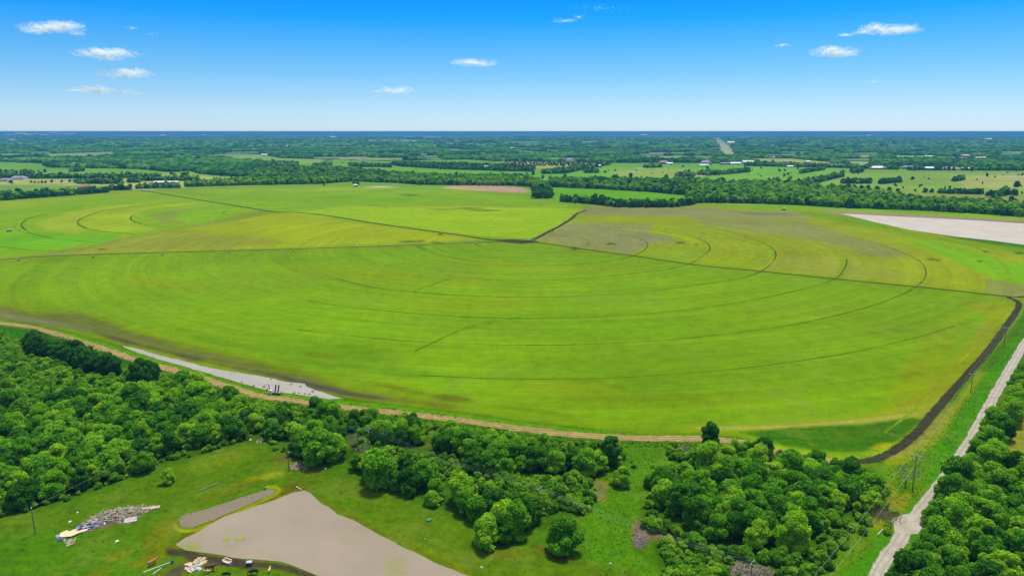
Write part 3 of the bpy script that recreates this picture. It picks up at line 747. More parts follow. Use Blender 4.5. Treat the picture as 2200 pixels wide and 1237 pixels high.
sheet('gravel_apron', [(1916, 1118), (1935, 1106), (1962, 1104), (1980, 1108), (1984, 1128), (1970, 1145), (1945, 1148), (1922, 1142)], 0.09, GRAVEL, 0.6, step=2)
ribbon('black_soil_track', [(1833, 993), (1880, 986), (1930, 962), (1970, 928), (2000, 893), (2040, 847), (2080, 802), (2120, 757), (2155, 710), (2184, 668), (2188, 650), (2165, 638)], 5.4, BLK, 0.06, 0.7, w1=5.4)
ribbon('service_lane', [(2200, 637), (2165, 637), (2000, 619), (1800, 600), (1635, 583), (1500, 570), (1362, 550), (1250, 535), (1190, 526), (1145, 520)], 4.6, BLK2, 0.05, 0.8)
ribbon('service_lane', [(1145, 520), (1070, 517), (1000, 507), (900, 493), (800, 479), (700, 463), (640, 457), (590, 455), (555, 450), (500, 441), (430, 430), (340, 415), (300, 409)], 7.5, BLK2, 0.055, 1.5)
ribbon('service_lane', [(1135, 520), (1152, 512), (1175, 500), (1200, 487), (1228, 470), (1240, 459), (1260, 452)], 6, BLK2, 0.06, 1.5)
ribbon('service_lane', [(-200, 570), (0, 558), (100, 551), (300, 544), (600, 536), (900, 526), (1060, 520), (1145, 519)], 4.6, BLK2, 0.052, 0.8)
sheet('soil_pad', [(1060, 515), (1100, 514), (1150, 517), (1160, 521), (1120, 524), (1075, 520)], 0.09, BLK2, 1.0)
for nm, pts, w, mt in [
 ('wheel_track', [(1022, 525), (1040, 532), (1070, 538), (1110, 543), (1160, 543.5), (1210, 541), (1245, 535), (1262, 528), (1265, 523), (1258, 515), (1240, 509), (1210, 506), (1175, 504)], 1.4, WHEEL),
 ('wheel_track', [(897, 528), (920, 540), (980, 555), (1060, 567), (1132, 570), (1235, 568), (1300, 561), (1352, 552), (1380, 540), (1391, 528), (1385, 517), (1360, 508), (1330, 502)], 1.4, WHEEL),
 ('wheel_track', [(960, 592), (1010, 598), (1080, 602), (1150, 602.5), (1280, 596), (1360, 587), (1427, 580), (1481, 567), (1510, 550), (1525, 535), (1518, 521), (1490, 509), (1450, 502), (1400, 495)], 1.5, WHEEL),
 ('wheel_track', [(720, 598), (800, 617), (900, 628), (1000, 635), (1130, 638), (1260, 635), (1400, 625), (1500, 612), (1580, 600), (1635, 583), (1662, 560), (1666, 543), (1650, 527), (1610, 510), (1560, 496), (1500, 488)], 1.6, WHEEL),
 ('wheel_track', [(660, 646), (760, 661), (900, 674), (1000, 681), (1130, 684), (1250, 682), (1400, 673), (1520, 660), (1640, 640), (1740, 617), (1795, 598), (1815, 575), (1820, 556)], 1.5, WHEEL),
 ('wheel_track', [(640, 708), (760, 722), (900, 734), (1100, 741), (1300, 738), (1500, 724), (1700, 698), (1850, 664), (1930, 636), (1965, 618), (1985, 600), (1989, 580), (1975, 560), (1940, 543), (1890, 525)], 1.3, WHEEL),
 ('wheel_track', [(900, 806), (1100, 814), (1350, 810), (1600, 790), (1800, 762), (1950, 730), (2050, 700)], 0.9, WHEEL),
 ('wheel_track', [(470, 430), (350, 437), (240, 450), (190, 463), (168, 475), (175, 486), (210, 496), (290, 503)], 2.6, WHEEL),
 ('wheel_track', [(420, 442), (340, 450), (295, 459), (281, 468), (290, 477), (320, 484), (370, 487)], 2.4, WHEEL),
 ('wheel_track', [(190, 448), (90, 462), (50, 477), (50, 490), (75, 504), (130, 514), (200, 520)], 2.6, WHEEL),
 ('wheel_track', [(110, 455), (60, 468), (34, 482), (36, 492), (60, 503)], 2.0, WHEELL),
 ('wheel_track', [(-60, 524), (0, 530), (80, 538), (140, 540)], 2.0, WHEEL),
 ('wheel_track', [(540, 460), (495, 462), (478, 458), (490, 452)], 2.0, WHEEL),
 ('wheel_track', [(722, 441), (790, 440), (820, 443), (838, 447)], 3.0, WHEEL),
 ('wheel_track', [(840, 443), (900, 446), (950, 450), (1060, 452)], 3.0, WHEEL),
 ('wheel_track', [(890, 625), (940, 608), (975, 596)], 1.4, WHEEL),
 ('wheel_track', [(890, 755), (930, 736), (1000, 705), (1050, 692), (1120, 682)], 1.2, WHEEL),
 ('wheel_track', [(1230, 482), (1400, 491), (1500, 500), (1590, 516), (1640, 530), (1655, 545), (1640, 568)], 3.5, WHEELL),
 ('wheel_track', [(1700, 460), (1850, 476), (2000, 510), (2120, 545), (2160, 575), (2165, 600)], 3.0, WHEELL),
 ('wheel_track', [(1815, 560), (1812, 575), (1800, 592)], 4.0, WHEELL),
 ('wheel_track', [(1850, 545), (1858, 565), (1850, 590)], 1.4, WHEELL),
 ('wheel_track', [(960, 412), (1040, 428), (1100, 446)], 3.0, WHEELL),
 ('wheel_track', [(660, 485), (700, 482), (740, 477)], 2.0, WHEEL),
 ('wheel_track', [(2180, 660), (2080, 760), (1985, 860), (1900, 930)], 1.2, WHEELL),
]:
    ribbon(nm, pts, w * 1.55, mt, 0.035 if mt is WHEEL else 0.025, 0.4)
# ------------------------------------------------------------------ foliage
def leaf_mat(name, dark, mid, light, trans=0.25, patch=0.0):
    m, t, b = mat_new(name)
    out = t.nodes['Material Output']
    oi = t.nodes.new('ShaderNodeObjectInfo')
    at = t.nodes.new('ShaderNodeAttribute'); at.attribute_name = 'leaf'
    n = noise_node(t, 0.22, 2, 0.6)
    s = math_(t, 'ADD', math_(t, 'MULTIPLY', oi.outputs['Random'], 0.75), math_(t, 'MULTIPLY', at.outputs['Fac'], 0.30))
    s = math_(t, 'ADD', s, maprange(t, n.outputs['Fac'], 0.3, 0.7, -0.14, 0.14))
    if patch:
        gp = t.nodes.new('ShaderNodeNewGeometry'); pn = noise_node(t, 0.0022, 4, 0.65, vec=gp.outputs['Position'])
        s = math_(t, 'ADD', s, maprange(t, pn.outputs['Fac'], 0.35, 0.65, -patch, patch))
    r = t.nodes.new('ShaderNodeValToRGB'); e = r.color_ramp.elements
    e[0].position = 0.08; e[0].color = tuple(dark) + (1,)
    e[1].position = 0.95; e[1].color = tuple(light) + (1,)
    k = e.new(0.5); k.color = tuple(mid) + (1,)
    t.links.new(s, r.inputs['Fac'])
    t.links.new(r.outputs[0], b.inputs['Base Color'])
    b.inputs['Roughness'].default_value = 0.75; b.inputs['Specular IOR Level'].default_value = 0.15
    tr = t.nodes.new('ShaderNodeBsdfTranslucent'); t.links.new(r.outputs[0], tr.inputs['Color'])
    mx = t.nodes.new('ShaderNodeMixShader'); mx.inputs[0].default_value = trans
    t.links.new(b.outputs[0], mx.inputs[1]); t.links.new(tr.outputs[0], mx.inputs[2])
    t.links.new(mx.outputs[0], out.inputs['Surface'])
    return m
LEAF = leaf_mat('spring foliage', rgb(46, 104, 4, 1), rgb(98, 162, 6, 1), rgb(160, 202, 22, 1), 0.48)
LEAFD = leaf_mat('dark foliage', rgb(28, 84, 8, .9), rgb(50, 110, 10, .9), rgb(76, 138, 14, .9), 0.35)
LEAFS = leaf_mat('thicket foliage', rgb(70, 126, 8, 1), rgb(108, 162, 14, 1), rgb(150, 190, 34, 1), 0.45)
LEAFM = leaf_mat('belt foliage', rgb(34, 96, 10, 1), rgb(96, 154, 8, 1), rgb(158, 196, 6, 1), 0.4, 0.2)
LEAFF = leaf_mat('far foliage', rgb(36, 96, 22, 1), rgb(74, 140, 30, 1), rgb(124, 182, 44, 1), 0.35, 0.45)
BARK = simple('bark', (0.10, 0.075, 0.055), 0.95, 0.3, 3)
GREYWOOD = simple('weathered wood', (0.22, 0.185, 0.155), 0.9, 0.35, 3)

def ico(sub):
    bm = bmesh.new(); bmesh.ops.create_icosphere(bm, subdivisions=sub, radius=1.0)
    v = np.array([x.co[:] for x in bm.verts]); f = np.array([[w.index for w in x.verts] for x in bm.faces]); bm.free()
    return v, f
ICO = ico(2)
def crown_mesh(name, nl, nleaf, rad, hgt, leaf, seed, low=0.12, mat=None, core=0.84):
    g = np.random.default_rng(seed)
    cs = []; rs = []
    for i in range(nl):
        a = g.uniform(0, 2 * np.pi); q = g.uniform(0, 1) ** 0.55
        z = g.uniform(low, 0.9)
        wid = math.sqrt(max(0.05, 1 - ((z - 0.38) / 0.62) ** 2))
        r = g.uniform(0.17, 0.40) * rad
        cs.append((math.cos(a) * q * (rad * wid - r * 0.7), math.sin(a) * q * (rad * wid - r * 0.7), z * hgt)); rs.append(r)
    cs.append((0, 0, hgt * 0.5)); rs.append(rad * 0.55)
    cs = np.array(cs); rs = np.array(rs)
    w = rs ** 2; w = w / w.sum()
    k = g.choice(len(rs), nleaf * 2, p=w)
    d = g.normal(size=(nleaf * 2, 3)); d[:, 2] = d[:, 2] * 0.9 + 0.25
    d /= np.linalg.norm(d, axis=1)[:, None]
    p = cs[k] + d * (rs[k] * (g.uniform(0.86, 1.12, nleaf * 2) + 0.22 * (g.uniform(0, 1, nleaf * 2) ** 6)))[:, None] * np.array([1, 1, 0.85])
    ok = p[:, 2] > 0.06 * hgt
    for c, r in zip(cs, rs):
        q = (p - c) / np.array([1, 1, 0.85])
        ok &= np.linalg.norm(q, axis=1) > r * 0.86
    p = p[ok][:nleaf]; d = d[ok][:nleaf]; k = k[ok][:nleaf]
    n = len(p)
    nm = d + g.normal(size=(n, 3)) * 0.7; nm /= np.linalg.norm(nm, axis=1)[:, None]
    t1 = np.cross(nm, g.normal(size=(n, 3))); t1 /= np.linalg.norm(t1, axis=1)[:, None]
    t2 = np.cross(nm, t1)
    sz = (leaf * g.uniform(0.6, 1.3, n))[:, None]
    asp = g.uniform(0.5, 0.9, n)[:, None]
    V = np.stack([p - t1 * sz, p - t2 * sz * asp + nm * sz * 0.15, p + t1 * sz, p + t2 * sz * asp - nm * sz * 0.1], 1).reshape(-1, 3)
    F = np.arange(n * 4).reshape(n, 4)
    lt = np.repeat(g.uniform(0, 1, n) * 0.7 + (k % 7) / 7 * 0.3, 4)
    # branch mass inside
    iv, if_ = ICO
    Vs = [V]; Fs = [tuple(f) for f in F]; base = len(V); lts = [lt]
    for c, r in zip(cs, rs):
        vv = iv * r * core * np.array([1, 1, 0.85]) * (1 + 0.12 * g.normal(size=(len(iv), 1))) + c
        vv[:, 2] = np.maximum(vv[:, 2], 0.02 * hgt)
        Vs.append(vv); lts.append(np.full(len(iv), 0.45))
        Fs += [tuple(int(x) + base for x in f) for f in if_]
        base += len(iv)
    V = np.concatenate(Vs); lt = np.concatenate(lts)
    me = bpy.data.meshes.new(name)
    me.from_pydata(V.tolist(), [], Fs)
    a = me.attributes.new('leaf', 'FLOAT', 'POINT'); a.data.foreach_set('value', lt.astype(np.float32))
    me.update()
    if mat: me.materials.append(mat)
    return me
def trunk_mesh(name, r, h, nb, seed, spread=1.6):
    g = random.Random(seed); mb = MB()
    top = Vector((g.uniform(-.3, .3), g.uniform(-.3, .3), h * 0.45))
    mb.tube((0, 0, -0.2), (0, 0, 0.4), r * 1.5, r * 1.05); mb.tube((0, 0, 0.4), top, r * 1.05, r * 0.7)
    for i in range(nb):
        a = 2 * math.pi * i / nb + g.uniform(-.4, .4)
        m1 = top + Vector((math.cos(a) * spread * .5, math.sin(a) * spread * .5, h * 0.2))
        m2 = m1 + Vector((math.cos(a) * spread * .7, math.sin(a) * spread * .7, h * 0.2))
        mb.tube(top, m1, r * 0.5, r * 0.35, 6); mb.tube(m1, m2, r * 0.35, r * 0.12, 6)
    return mb.mesh(name)
TREE = []
for i in range(9):
    r_ = random.uniform(3.7, 5.2); h_ = random.uniform(7.0, 10.2)
    cm = crown_mesh('crown', random.randint(16, 34), 4200, r_, h_, 0.34, 100 + i, 0.12, None, 0.72)
    tm = trunk_mesh('trunk', 0.24, h_, 5, i); tm.materials.append(BARK)
    TREE.append((cm, tm, r_, h_))
def cmat(me, mat):
    c = me.copy(); c.materials.clear(); c.materials.append(mat); return c
CROWN_L = [cmat(t[0], LEAF) for t in TREE]
CROWN_D = [cmat(t[0], LEAFD) for t in TREE[:5]]
BUSH = [crown_mesh('bush', 12, 1300, 2.2, 3.0, 0.26, 300 + i, 0.05, LEAFS) for i in range(5)]
MID = [crown_mesh('crown_mid', 14, 420, 4.8, 9.0, 0.75, 400 + i, 0.08, LEAFM, 0.92) for i in range(6)]
MIDD = [crown_mesh('crown_mid_dark', 12, 380, 4.2, 8.0, 0.7, 450 + i, 0.08, LEAFD, 0.92) for i in range(3)]
CLUMP = [crown_mesh('clump', 26, 500, 13.0, 10.5, 1.6, 500 + i, 0.1, LEAFF, 0.95) for i in range(5)]
CLUMPX = [crown_mesh('far_clump', 34, 420, 32.0, 11.5, 3.2, 600 + i, 0.1, LEAFF, 0.97) for i in range(4)]

src = bpy.data.collections.new('plant stock')
def stock(me, tag_):
    o = bpy.data.objects.new(tag_, me); src_c = stock.c; src_c.objects.link(o); return o
def scatter_stuff(name, meshes, pts, label, cat):
    """pts rows: x, y, z, rot, sx, sz, idx"""
    c = bpy.data.collections.new(name + ' stock')
    for i, me in enumerate(meshes):
        o = bpy.data.objects.new('%s_stock_%02d' % (name, i), me); c.objects.link(o)
    pts = np.asarray(pts, float); n = len(pts)
    me = bpy.data.meshes.new(name)
    me.vertices.add(n); me.vertices.foreach_set('co', pts[:, :3].astype(np.float32).ravel())
    def at(nm, ty, arr, key='value'):
        a = me.attributes.new(nm, ty, 'POINT'); a.data.foreach_set(key, arr)
    at('rot', 'FLOAT_VECTOR', np.stack([np.zeros(n), np.zeros(n), pts[:, 3]], 1).astype(np.float32).ravel(), 'vector')
    at('scl', 'FLOAT_VECTOR', np.stack([pts[:, 4], pts[:, 4], pts[:, 5]], 1).astype(np.float32).ravel(), 'vector')
    at('idx', 'INT', pts[:, 6].astype(np.int32))
    me.update()
    o = link(name, me); tag(o, label, cat, kind='stuff')
    ng = bpy.data.node_groups.new(name, 'GeometryNodeTree')
    ng.interface.new_socket('Geometry', in_out='INPUT', socket_type='NodeSocketGeometry')
    ng.interface.new_socket('Geometry', in_out='OUTPUT', socket_type='NodeSocketGeometry')
    gi = ng.nodes.new('NodeGroupInput'); go = ng.nodes.new('NodeGroupOutput')
    ip = ng.nodes.new('GeometryNodeInstanceOnPoints'); ci = ng.nodes.new('GeometryNodeCollectionInfo')
    ci.inputs['Collection'].default_value = c
    ci.inputs['Separate Children'].default_value = True; ci.inputs['Reset Children'].default_value = True
    def na(nm, ty):
        a = ng.nodes.new('GeometryNodeInputNamedAttribute'); a.data_type = ty; a.inputs['Name'].default_value = nm
        return [s for s in a.outputs if s.enabled and s.name == 'Attribute'][0]
    L = ng.links.new
    L(gi.outputs[0], ip.inputs['Points']); L(ci.outputs[0], ip.inputs['Instance'])
    ip.inputs['Pick Instance'].default_value = True
    L(na('idx', 'INT'), ip.inputs['Instance Index']); L(na('scl', 'FLOAT_VECTOR'), ip.inputs['Scale'])
    L(na('rot', 'FLOAT_VECTOR'), ip.inputs['Rotation'])
    L(ip.outputs[0], go.inputs[0])
    md = o.modifiers.new('plants', 'NODES'); md.node_group = ng
    return o
def scatter(regions, sp, jitter=0.42, thin=1.0, seed=0):
    """jittered grid in world space inside pixel-plan polygons"""
    g = np.random.default_rng(seed)
    out = []
    for pts in regions:
        wx, wy = plan([p[0] for p in pts], [p[1] for p in pts])
        x = np.arange(wx.min(), wx.max() + sp, sp); y = np.arange(wy.min(), wy.max() + sp, sp * 0.9)
        X, Y = np.meshgrid(x, y); X = X + (np.arange(len(y)) % 2)[:, None] * sp * 0.5
        X = (X + g.uniform(-jitter, jitter, X.shape) * sp).ravel(); Y = (Y + g.uniform(-jitter, jitter, Y.shape) * sp).ravel()
        k = inside(X, Y, list(zip(wx, wy))) & (g.uniform(size=X.shape) < thin)
        out.append(np.stack([X[k], Y[k]], 1))
    return np.concatenate(out)
# near woods -------------------------------------------------------------
WOODS = {
 'left': [(-420, 1300), (-200, 1170), (0, 1100), (70, 1086), (150, 1062), (200, 1046), (250, 1020), (300, 1000), (340, 985), (400, 962), (470, 950), (520, 940), (548, 925), (560, 905), (500, 870), (420, 850), (340, 848), (230, 865), (120, 880), (0, 900), (-420, 960)],
 'dark': [(60, 742), (100, 750), (150, 762), (200, 780), (255, 800), (262, 812), (200, 806), (150, 790), (100, 776), (50, 760)],
 'dark2': [(290, 812), (335, 822), (345, 838), (300, 838)],
 'belt': [(545, 905), (560, 890), (620, 888), (700, 892), (760, 905), (830, 915), (900, 928), (960, 940), (1010, 950), (1040, 960), (1010, 985), (960, 975), (900, 962), (830, 955), (780, 962), (745, 950), (740, 985), (700, 995), (650, 985), (600, 950), (560, 935)],
 'belt2': [(1010, 985), (1080, 960), (1150, 970), (1220, 985), (1290, 990), (1330, 1000), (1325, 1018), (1270, 1022), (1200, 1018), (1130, 1020), (1060, 1030), (1010, 1020)],
 'hedge': [(760, 1000), (820, 1012), (870, 1025), (930, 1048), (990, 1070), (1050, 1100), (1120, 1125), (1110, 1150), (1060, 1140), (1000, 1112), (930, 1085), (870, 1060), (800, 1035), (755, 1016)],
 'clump': [(1408, 1085), (1440, 1110), (1500, 1140), (1560, 1165), (1620, 1178), (1700, 1182), (1735, 1160), (1755, 1115), (1810, 1108), (1868, 1095), (1872, 1060), (1820, 1035), (1740, 1020), (1660, 1015), (1600, 1010), (1520, 1020), (1450, 1032), (1415, 1055)],
 'clump2': [(1420, 992), (1500, 985), (1560, 975), (1640, 985), (1700, 1000), (1770, 1015), (1850, 1045), (1860, 1060), (1780, 1035), (1680, 1020), (1560, 1015), (1450, 1010)],
 'right': [(2207, 800), (2180, 845), (2150, 895), (2128, 935), (2108, 970), (2084, 1005), (2058, 1040), (2034, 1072), (2018, 1100), (2012, 1135), (1998, 1165), (1970, 1200), (1948, 1250), (1925, 1330), (2600, 1330), (2600, 1060), (2350, 1020), (2205, 1022), (2150, 1006), (2140, 985), (2158, 945), (2190, 880), (2235, 820)],
}
GROUPN = {'left': 'wood left of the muddy pond', 'dark': 'dark trees by the dirt road', 'dark2': 'dark trees by the dirt road', 'belt': 'tree belt beneath the dirt road', 'belt2': 'tree belt beneath the dirt road',
          'hedge': 'tree row above the pond meadow', 'clump': 'thick grove left of the gravel road', 'clump2': 'thick grove left of the gravel road', 'right': 'wood right of the gravel road'}
LABELN = {'left': 'leafy green tree packed into the wood left of the muddy pond', 'dark': 'dark green tree in the row hiding the dirt road at far left', 'dark2': 'dark green tree in the row hiding the dirt road at far left',
          'belt': 'leafy green tree in the belt just below the tan dirt road', 'belt2': 'leafy green tree in the belt just below the tan dirt road',
          'hedge': 'leafy green tree in the slanting row above the pond meadow', 'clump': 'leafy green tree in the dense grove left of the white gravel road', 'clump2': 'leafy green tree in the dense grove left of the white gravel road',
          'right': 'leafy green tree in the wood right of the white gravel road'}
cands = []
for key, poly in WOODS.items():
    sp = 5.7
    P = scatter([poly], sp, 0.42, 1.0 if key not in ('belt', 'belt2', 'clump2') else 0.85, hash(len(poly)) % 97)
    for x, y in P:
        sc = random.uniform(0.68, 1.22) * (0.85 if key in ('belt', 'belt2', 'clump2') else 1.0)
        if random.random() < 0.12: sc *= 1.2
        cands.append((float(x), float(y), sc, key))
# single trees of the photograph's own outline: px, py (foot), scale, key
for px, py, sc, key in [(690, 992, 1.45, 'belt'), (655, 978, 1.1, 'belt'), (725, 985, 1.0, 'belt'), (1047, 1168, 1.25, 'hedge'), (1105, 1150, 1.2, 'hedge'), (1075, 1160, 0.9, 'hedge'), (1085, 1135, 1.1, 'hedge'), (1130, 1125, 1.1, 'hedge'),
                        (1332, 1042, 0.75, 'belt2'), (1000, 1100, 1.1, 'hedge'), (310, 1012, 0.9, 'left'), (985, 960, 1.1, 'belt'), (1060, 975, 1.1, 'belt'), (870, 940, 1.0, 'belt'), (880, 935, 1.0, 'belt')]:
    x, y = plan(px, py); cands.append((float(x), float(y), sc, key))
def vis(x, y):
    a, b = unplan(x, y, 4.0); return -30 < a < 2230 and b < 1262
cands.sort(key=lambda c: (0 if vis(c[0], c[1]) else 1, math.hypot(c[0], c[1]) / c[2] ** 0.6))
NIND = 292
def place_tree(x, y, sc, key, label=None, group=None, cat='tree', crown=None, vi=None, name='broadleaf_tree', zs=1.0):
    vi = random.randrange(len(TREE)) if vi is None else vi
    if crown is None: crown = CROWN_D[vi % 5] if key.startswith('dark') else CROWN_L[vi]
    if key.startswith('dark'): vi %= 5
    e = empty(name, (x, y, 0), random.uniform(0, 6.28), sc); e.scale = (sc, sc, sc * zs)
    link('trunk', TREE[vi][1], None, e); link('crown', crown, None, e)
    e.scale = (sc * random.uniform(.85, 1.2), sc * random.uniform(.85, 1.2), sc * zs * random.uniform(.85, 1.12)) if name == 'broadleaf_tree' else e.scale
    tag(e, label or LABELN[key], cat, group or GROUPN[key])
    return e
for c in cands[:NIND]: place_tree(*c)
print('trees', len(cands), 'in view', sum(vis(c[0], c[1]) for c in cands))
rest = [(x, y, 0, random.uniform(0, 6.28), s, s * random.uniform(.9, 1.1), (random.randrange(9) if not k.startswith('dark') else 9 + random.randrange(5))) for x, y, s, k in cands[NIND:]]
scatter_stuff('woodland', CROWN_L + CROWN_D, rest, 'remaining broadleaf trees of the near woods massed together', 'woodland')
# trees that stand apart
OVAL = crown_mesh('crown', 46, 4200, 3.9, 11.0, 0.34, 77, 0.12, LEAFD)
x, y = plan(1524, 964); e = place_tree(float(x), float(y), 1.0, 'dark', 'lone dark green oval tree standing on the tan dirt road edge', None, crown=OVAL, name='dark_tree'); del e['group']
x, y = plan(1207, 1178); e = place_tree(float(x), float(y), 1.2, 'hedge', 'rounded tree standing apart on the meadow, right of the slanting row'); del e['group']
x, y = plan(362, 1037); e = place_tree(float(x), float(y), 0.55, 'left', 'small light green sapling alone on the meadow before the wood', name='sapling'); del e['group']
# thickets ----------------------------------------------------------------
THK = [
 ([(-420, 1300), (-200, 1170), (0, 1098), (150, 1060), (250, 1018), (340, 983), (470, 948), (548, 925), (500, 870), (340, 848), (120, 880), (-420, 960)], 4.2, 0.9, 1.5),
 ([(1408, 1085), (1560, 1165), (1700, 1182), (1755, 1115), (1868, 1095), (1872, 1060), (1740, 1020), (1600, 1010), (1450, 1032)], 4.2, 0.8, 1.4),
 ([(-420, 720), (-100, 715), (0, 722), (45, 735), (50, 765), (110, 785), (200, 815), (270, 822), (340, 845), (400, 838), (450, 850), (520, 872), (560, 893), (570, 915), (520, 905), (420, 880), (300, 878), (120, 905), (-420, 980)], 2.6, 1.0, 1.0),
 ([(250, 800), (330, 800), (430, 845), (400, 850), (300, 835)], 2.4, 1, 0.9),
 ([(560, 885), (700, 890), (850, 905), (1000, 930), (1200, 950), (1325, 962), (1345, 985), (1330, 1010), (1200, 985), (1050, 960), (900, 935), (700, 905), (560, 900)], 3.0, 0.8, 0.75),
 ([(760, 955), (900, 975), (1010, 990), (1060, 1030), (1130, 1030), (1270, 1030), (1285, 1070), (1240, 1100), (1150, 1110), (1080, 1090), (1000, 1050), (900, 1010), (790, 985)], 2.5, 0.9, 0.72),
 ([(1090, 1035), (1270, 1028), (1280, 1080), (1230, 1100), (1160, 1105), (1110, 1080)], 2.4, 0.9, 0.85),
 ([(1440, 960), (1500, 968), (1600, 965), (1700, 985), (1790, 1003), (1870, 1020), (1880, 1060), (1800, 1030), (1650, 1010), (1500, 1000), (1430, 985)], 2.8, 0.85, 0.9),
 ([(1410, 1168), (1450, 1162), (1560, 1190), (1640, 1195), (1650, 1215), (1600, 1205), (1560, 1215), (1550, 1260), (1440, 1300)], 2.6, 0.85, 0.9),
 ([(1640, 1190), (1760, 1185), (1790, 1160), (1800, 1180), (1765, 1300), (1650, 1300), (1670, 1240)], 2.6, 0.85, 0.9),
 ([(1770, 1110), (1870, 1105), (1860, 1150), (1800, 1190), (1760, 1180)], 2.8, 0.75, 0.8),
 ([(1415, 1060), (1400, 1100), (1450, 1140), (1500, 1165), (1620, 1190), (1700, 1195), (1640, 1205), (1500, 1175), (1420, 1145), (1385, 1100), (1395, 1070)], 2.8, 0.8, 0.8),
 ([(1240, 1070), (1270, 1085), (1262, 1105), (1235, 1100)], 2.4, 0.9, 0.7),
 ([(1380, 1125), (1410, 1120), (1420, 1140), (1395, 1150)], 2.2, 1.0, 0.8),
 ([(1380, 1030), (1410, 1030), (1410, 1055), (1385, 1050)], 2.6, 0.9, 0.8),
 ([(1340, 985), (1420, 975), (1440, 1000), (1360, 1010)], 4.5, 0.4, 0.5),
 ([(1905, 1130), (1925, 1120), (1935, 1140), (1900, 1150)], 2.4, 0.9, 0.6),
 ([(1880, 1095), (1915, 1090), (1930, 1105), (1890, 1110)], 2.4, 0.9, 0.6),
 ([(540, 935), (620, 960), (650, 990), (620, 985), (560, 955)], 2.6, 0.6, 0.5),
 ([(0, 1104), (150, 1066), (250, 1025), (340, 990), (470, 956), (540, 935), (546, 942), (470, 964), (345, 998), (255, 1034), (150, 1074), (0, 1112), (-200, 1180)], 2.4, 0.7, 0.6),
 ([(2150, 985), (2200, 1008), (2300, 1012), (2300, 1030), (2140, 1010)], 2.6, 0.8, 0.8),
 ([(2148, 870), (2165, 850), (2200, 790), (2208, 800), (2170, 870), (2155, 890)], 2.4, 0.8, 0.7),
]
bp = []
for i, (poly, sp, th, sc) in enumerate(THK):
    for x, y in scatter([poly], sp, 0.5, th, 50 + i):
        s = sc * random.uniform(0.55, 1.35)
        if random.random() < 0.08: s *= 1.5
        bp.append((x, y, 0, random.uniform(0, 6.28), s, s * random.uniform(.7, 1.15), random.randrange(5)))
scatter_stuff('thicket', BUSH, bp, 'low green bushes and brambles growing between the near trees', 'thicket')
print('bushes', len(bp))
LEAFG = leaf_mat('grass tufts', rgb(62, 122, 8, .8), rgb(84, 144, 12, .8), rgb(120, 166, 20, .8), 0.4)
TUFT = [crown_mesh('tuft', 4, 60, 1.0, 0.8, 0.22, 900 + i, 0.05, LEAFG) for i in range(4)]
WEEDR = [([(-100, 1130), (250, 1050), (540, 955), (690, 1008), (760, 1035), (900, 1095), (1050, 1160), (1260, 1210), (1400, 1260), (1300, 1300), (1020, 1236), (930, 1200), (800, 1135), (690, 1072), (650, 1046), (480, 1098), (370, 1168), (330, 1260), (-100, 1300)], 2.2, .35, .28),
 ([(1335, 958), (1450, 958), (1440, 1010), (1400, 1050), (1380, 1090), (1360, 1180), (1420, 1260), (1290, 1240), (1250, 1180), (1255, 1110), (1290, 1060), (1330, 1040)], 1.15, .85, .25),
 ([(2205, 660), (2200, 720), (2130, 830), (2050, 960), (1980, 1060), (1920, 1105), (1850, 1210), (1790, 1240), (1760, 1240), (1850, 1120), (1900, 1010), (2000, 950), (2090, 830), (2150, 760)], 1.2, .8, .27),
 ([(0, 702), (150, 725), (300, 782), (560, 856), (850, 893), (1000, 912), (1200, 938), (1330, 948), (1500, 950), (1500, 962), (1330, 962), (1200, 950), (1000, 928), (850, 905), (560, 880), (300, 800), (0, 715)], 1.4, .8, .5),
 ([(262, 752), (400, 794), (600, 850), (850, 876), (1000, 893), (1200, 920), (1400, 934), (1400, 938), (1200, 925), (1000, 900), (850, 882), (600, 856), (400, 798)], 1.5, .6, .35)]
wp = []
for i, (poly, sp, th, sc) in enumerate(WEEDR):
    for x, y in scatter([poly], sp, 0.5, th, 950 + i):
        if float(fbm(x / 14, y / 14, 61, 2)) < 0.45 and i in (0, 2): continue
        s = sc * random.uniform(0.4, 1.5)
        wp.append((x, y, 0, random.uniform(0, 6.28), s, s * random.uniform(.4, .9), random.randrange(4)))
scatter_stuff('weeds', TUFT, wp, 'tufts of weeds and rough grass over the meadow, glade and verges', 'weeds')
print('weeds', len(wp))
# tree belts, 0.8 - 2.5 km --------------------------------------------------
mp = []
def add_mid(poly, sp, th=1.0, sc=1.0, dark=0.2, seed=0):
    for x, y in scatter([poly], sp, 0.45, th, seed):
        s = sc * random.uniform(0.75, 1.25)
        if random.random() < 0.06: s *= 1.35
        d = random.random() < dark
        mp.append((x, y, 0, random.uniform(0, 6.28), s, s * random.uniform(.85, 1.1), 6 + random.randrange(3) if d else random.randrange(6)))
for i, (k_, poly) in enumerate(BELTS.items()):
    dk = {'BA': .15, 'BD': .12, 'BE': .9, 'BF': .85, 'BH': .9, 'BI': .9, 'BB': .8, 'BC': .7, 'BG': .6, 'BJ': .7, 'BK': .7, 'BO': .6, 'BM': .6, 'BN': .6}.get(k_, 0.5)
    sc = {'BA': 1.15, 'BD': 1.25, 'BE': 1.5, 'BF': 1.15, 'BL': 1.2}.get(k_, 1.0)
    add_mid(poly, 8.5 if k_ not in ('BF', 'BH', 'BI', 'BJ', 'BL') else 6.5, 1.0, sc, dk, 700 + i)
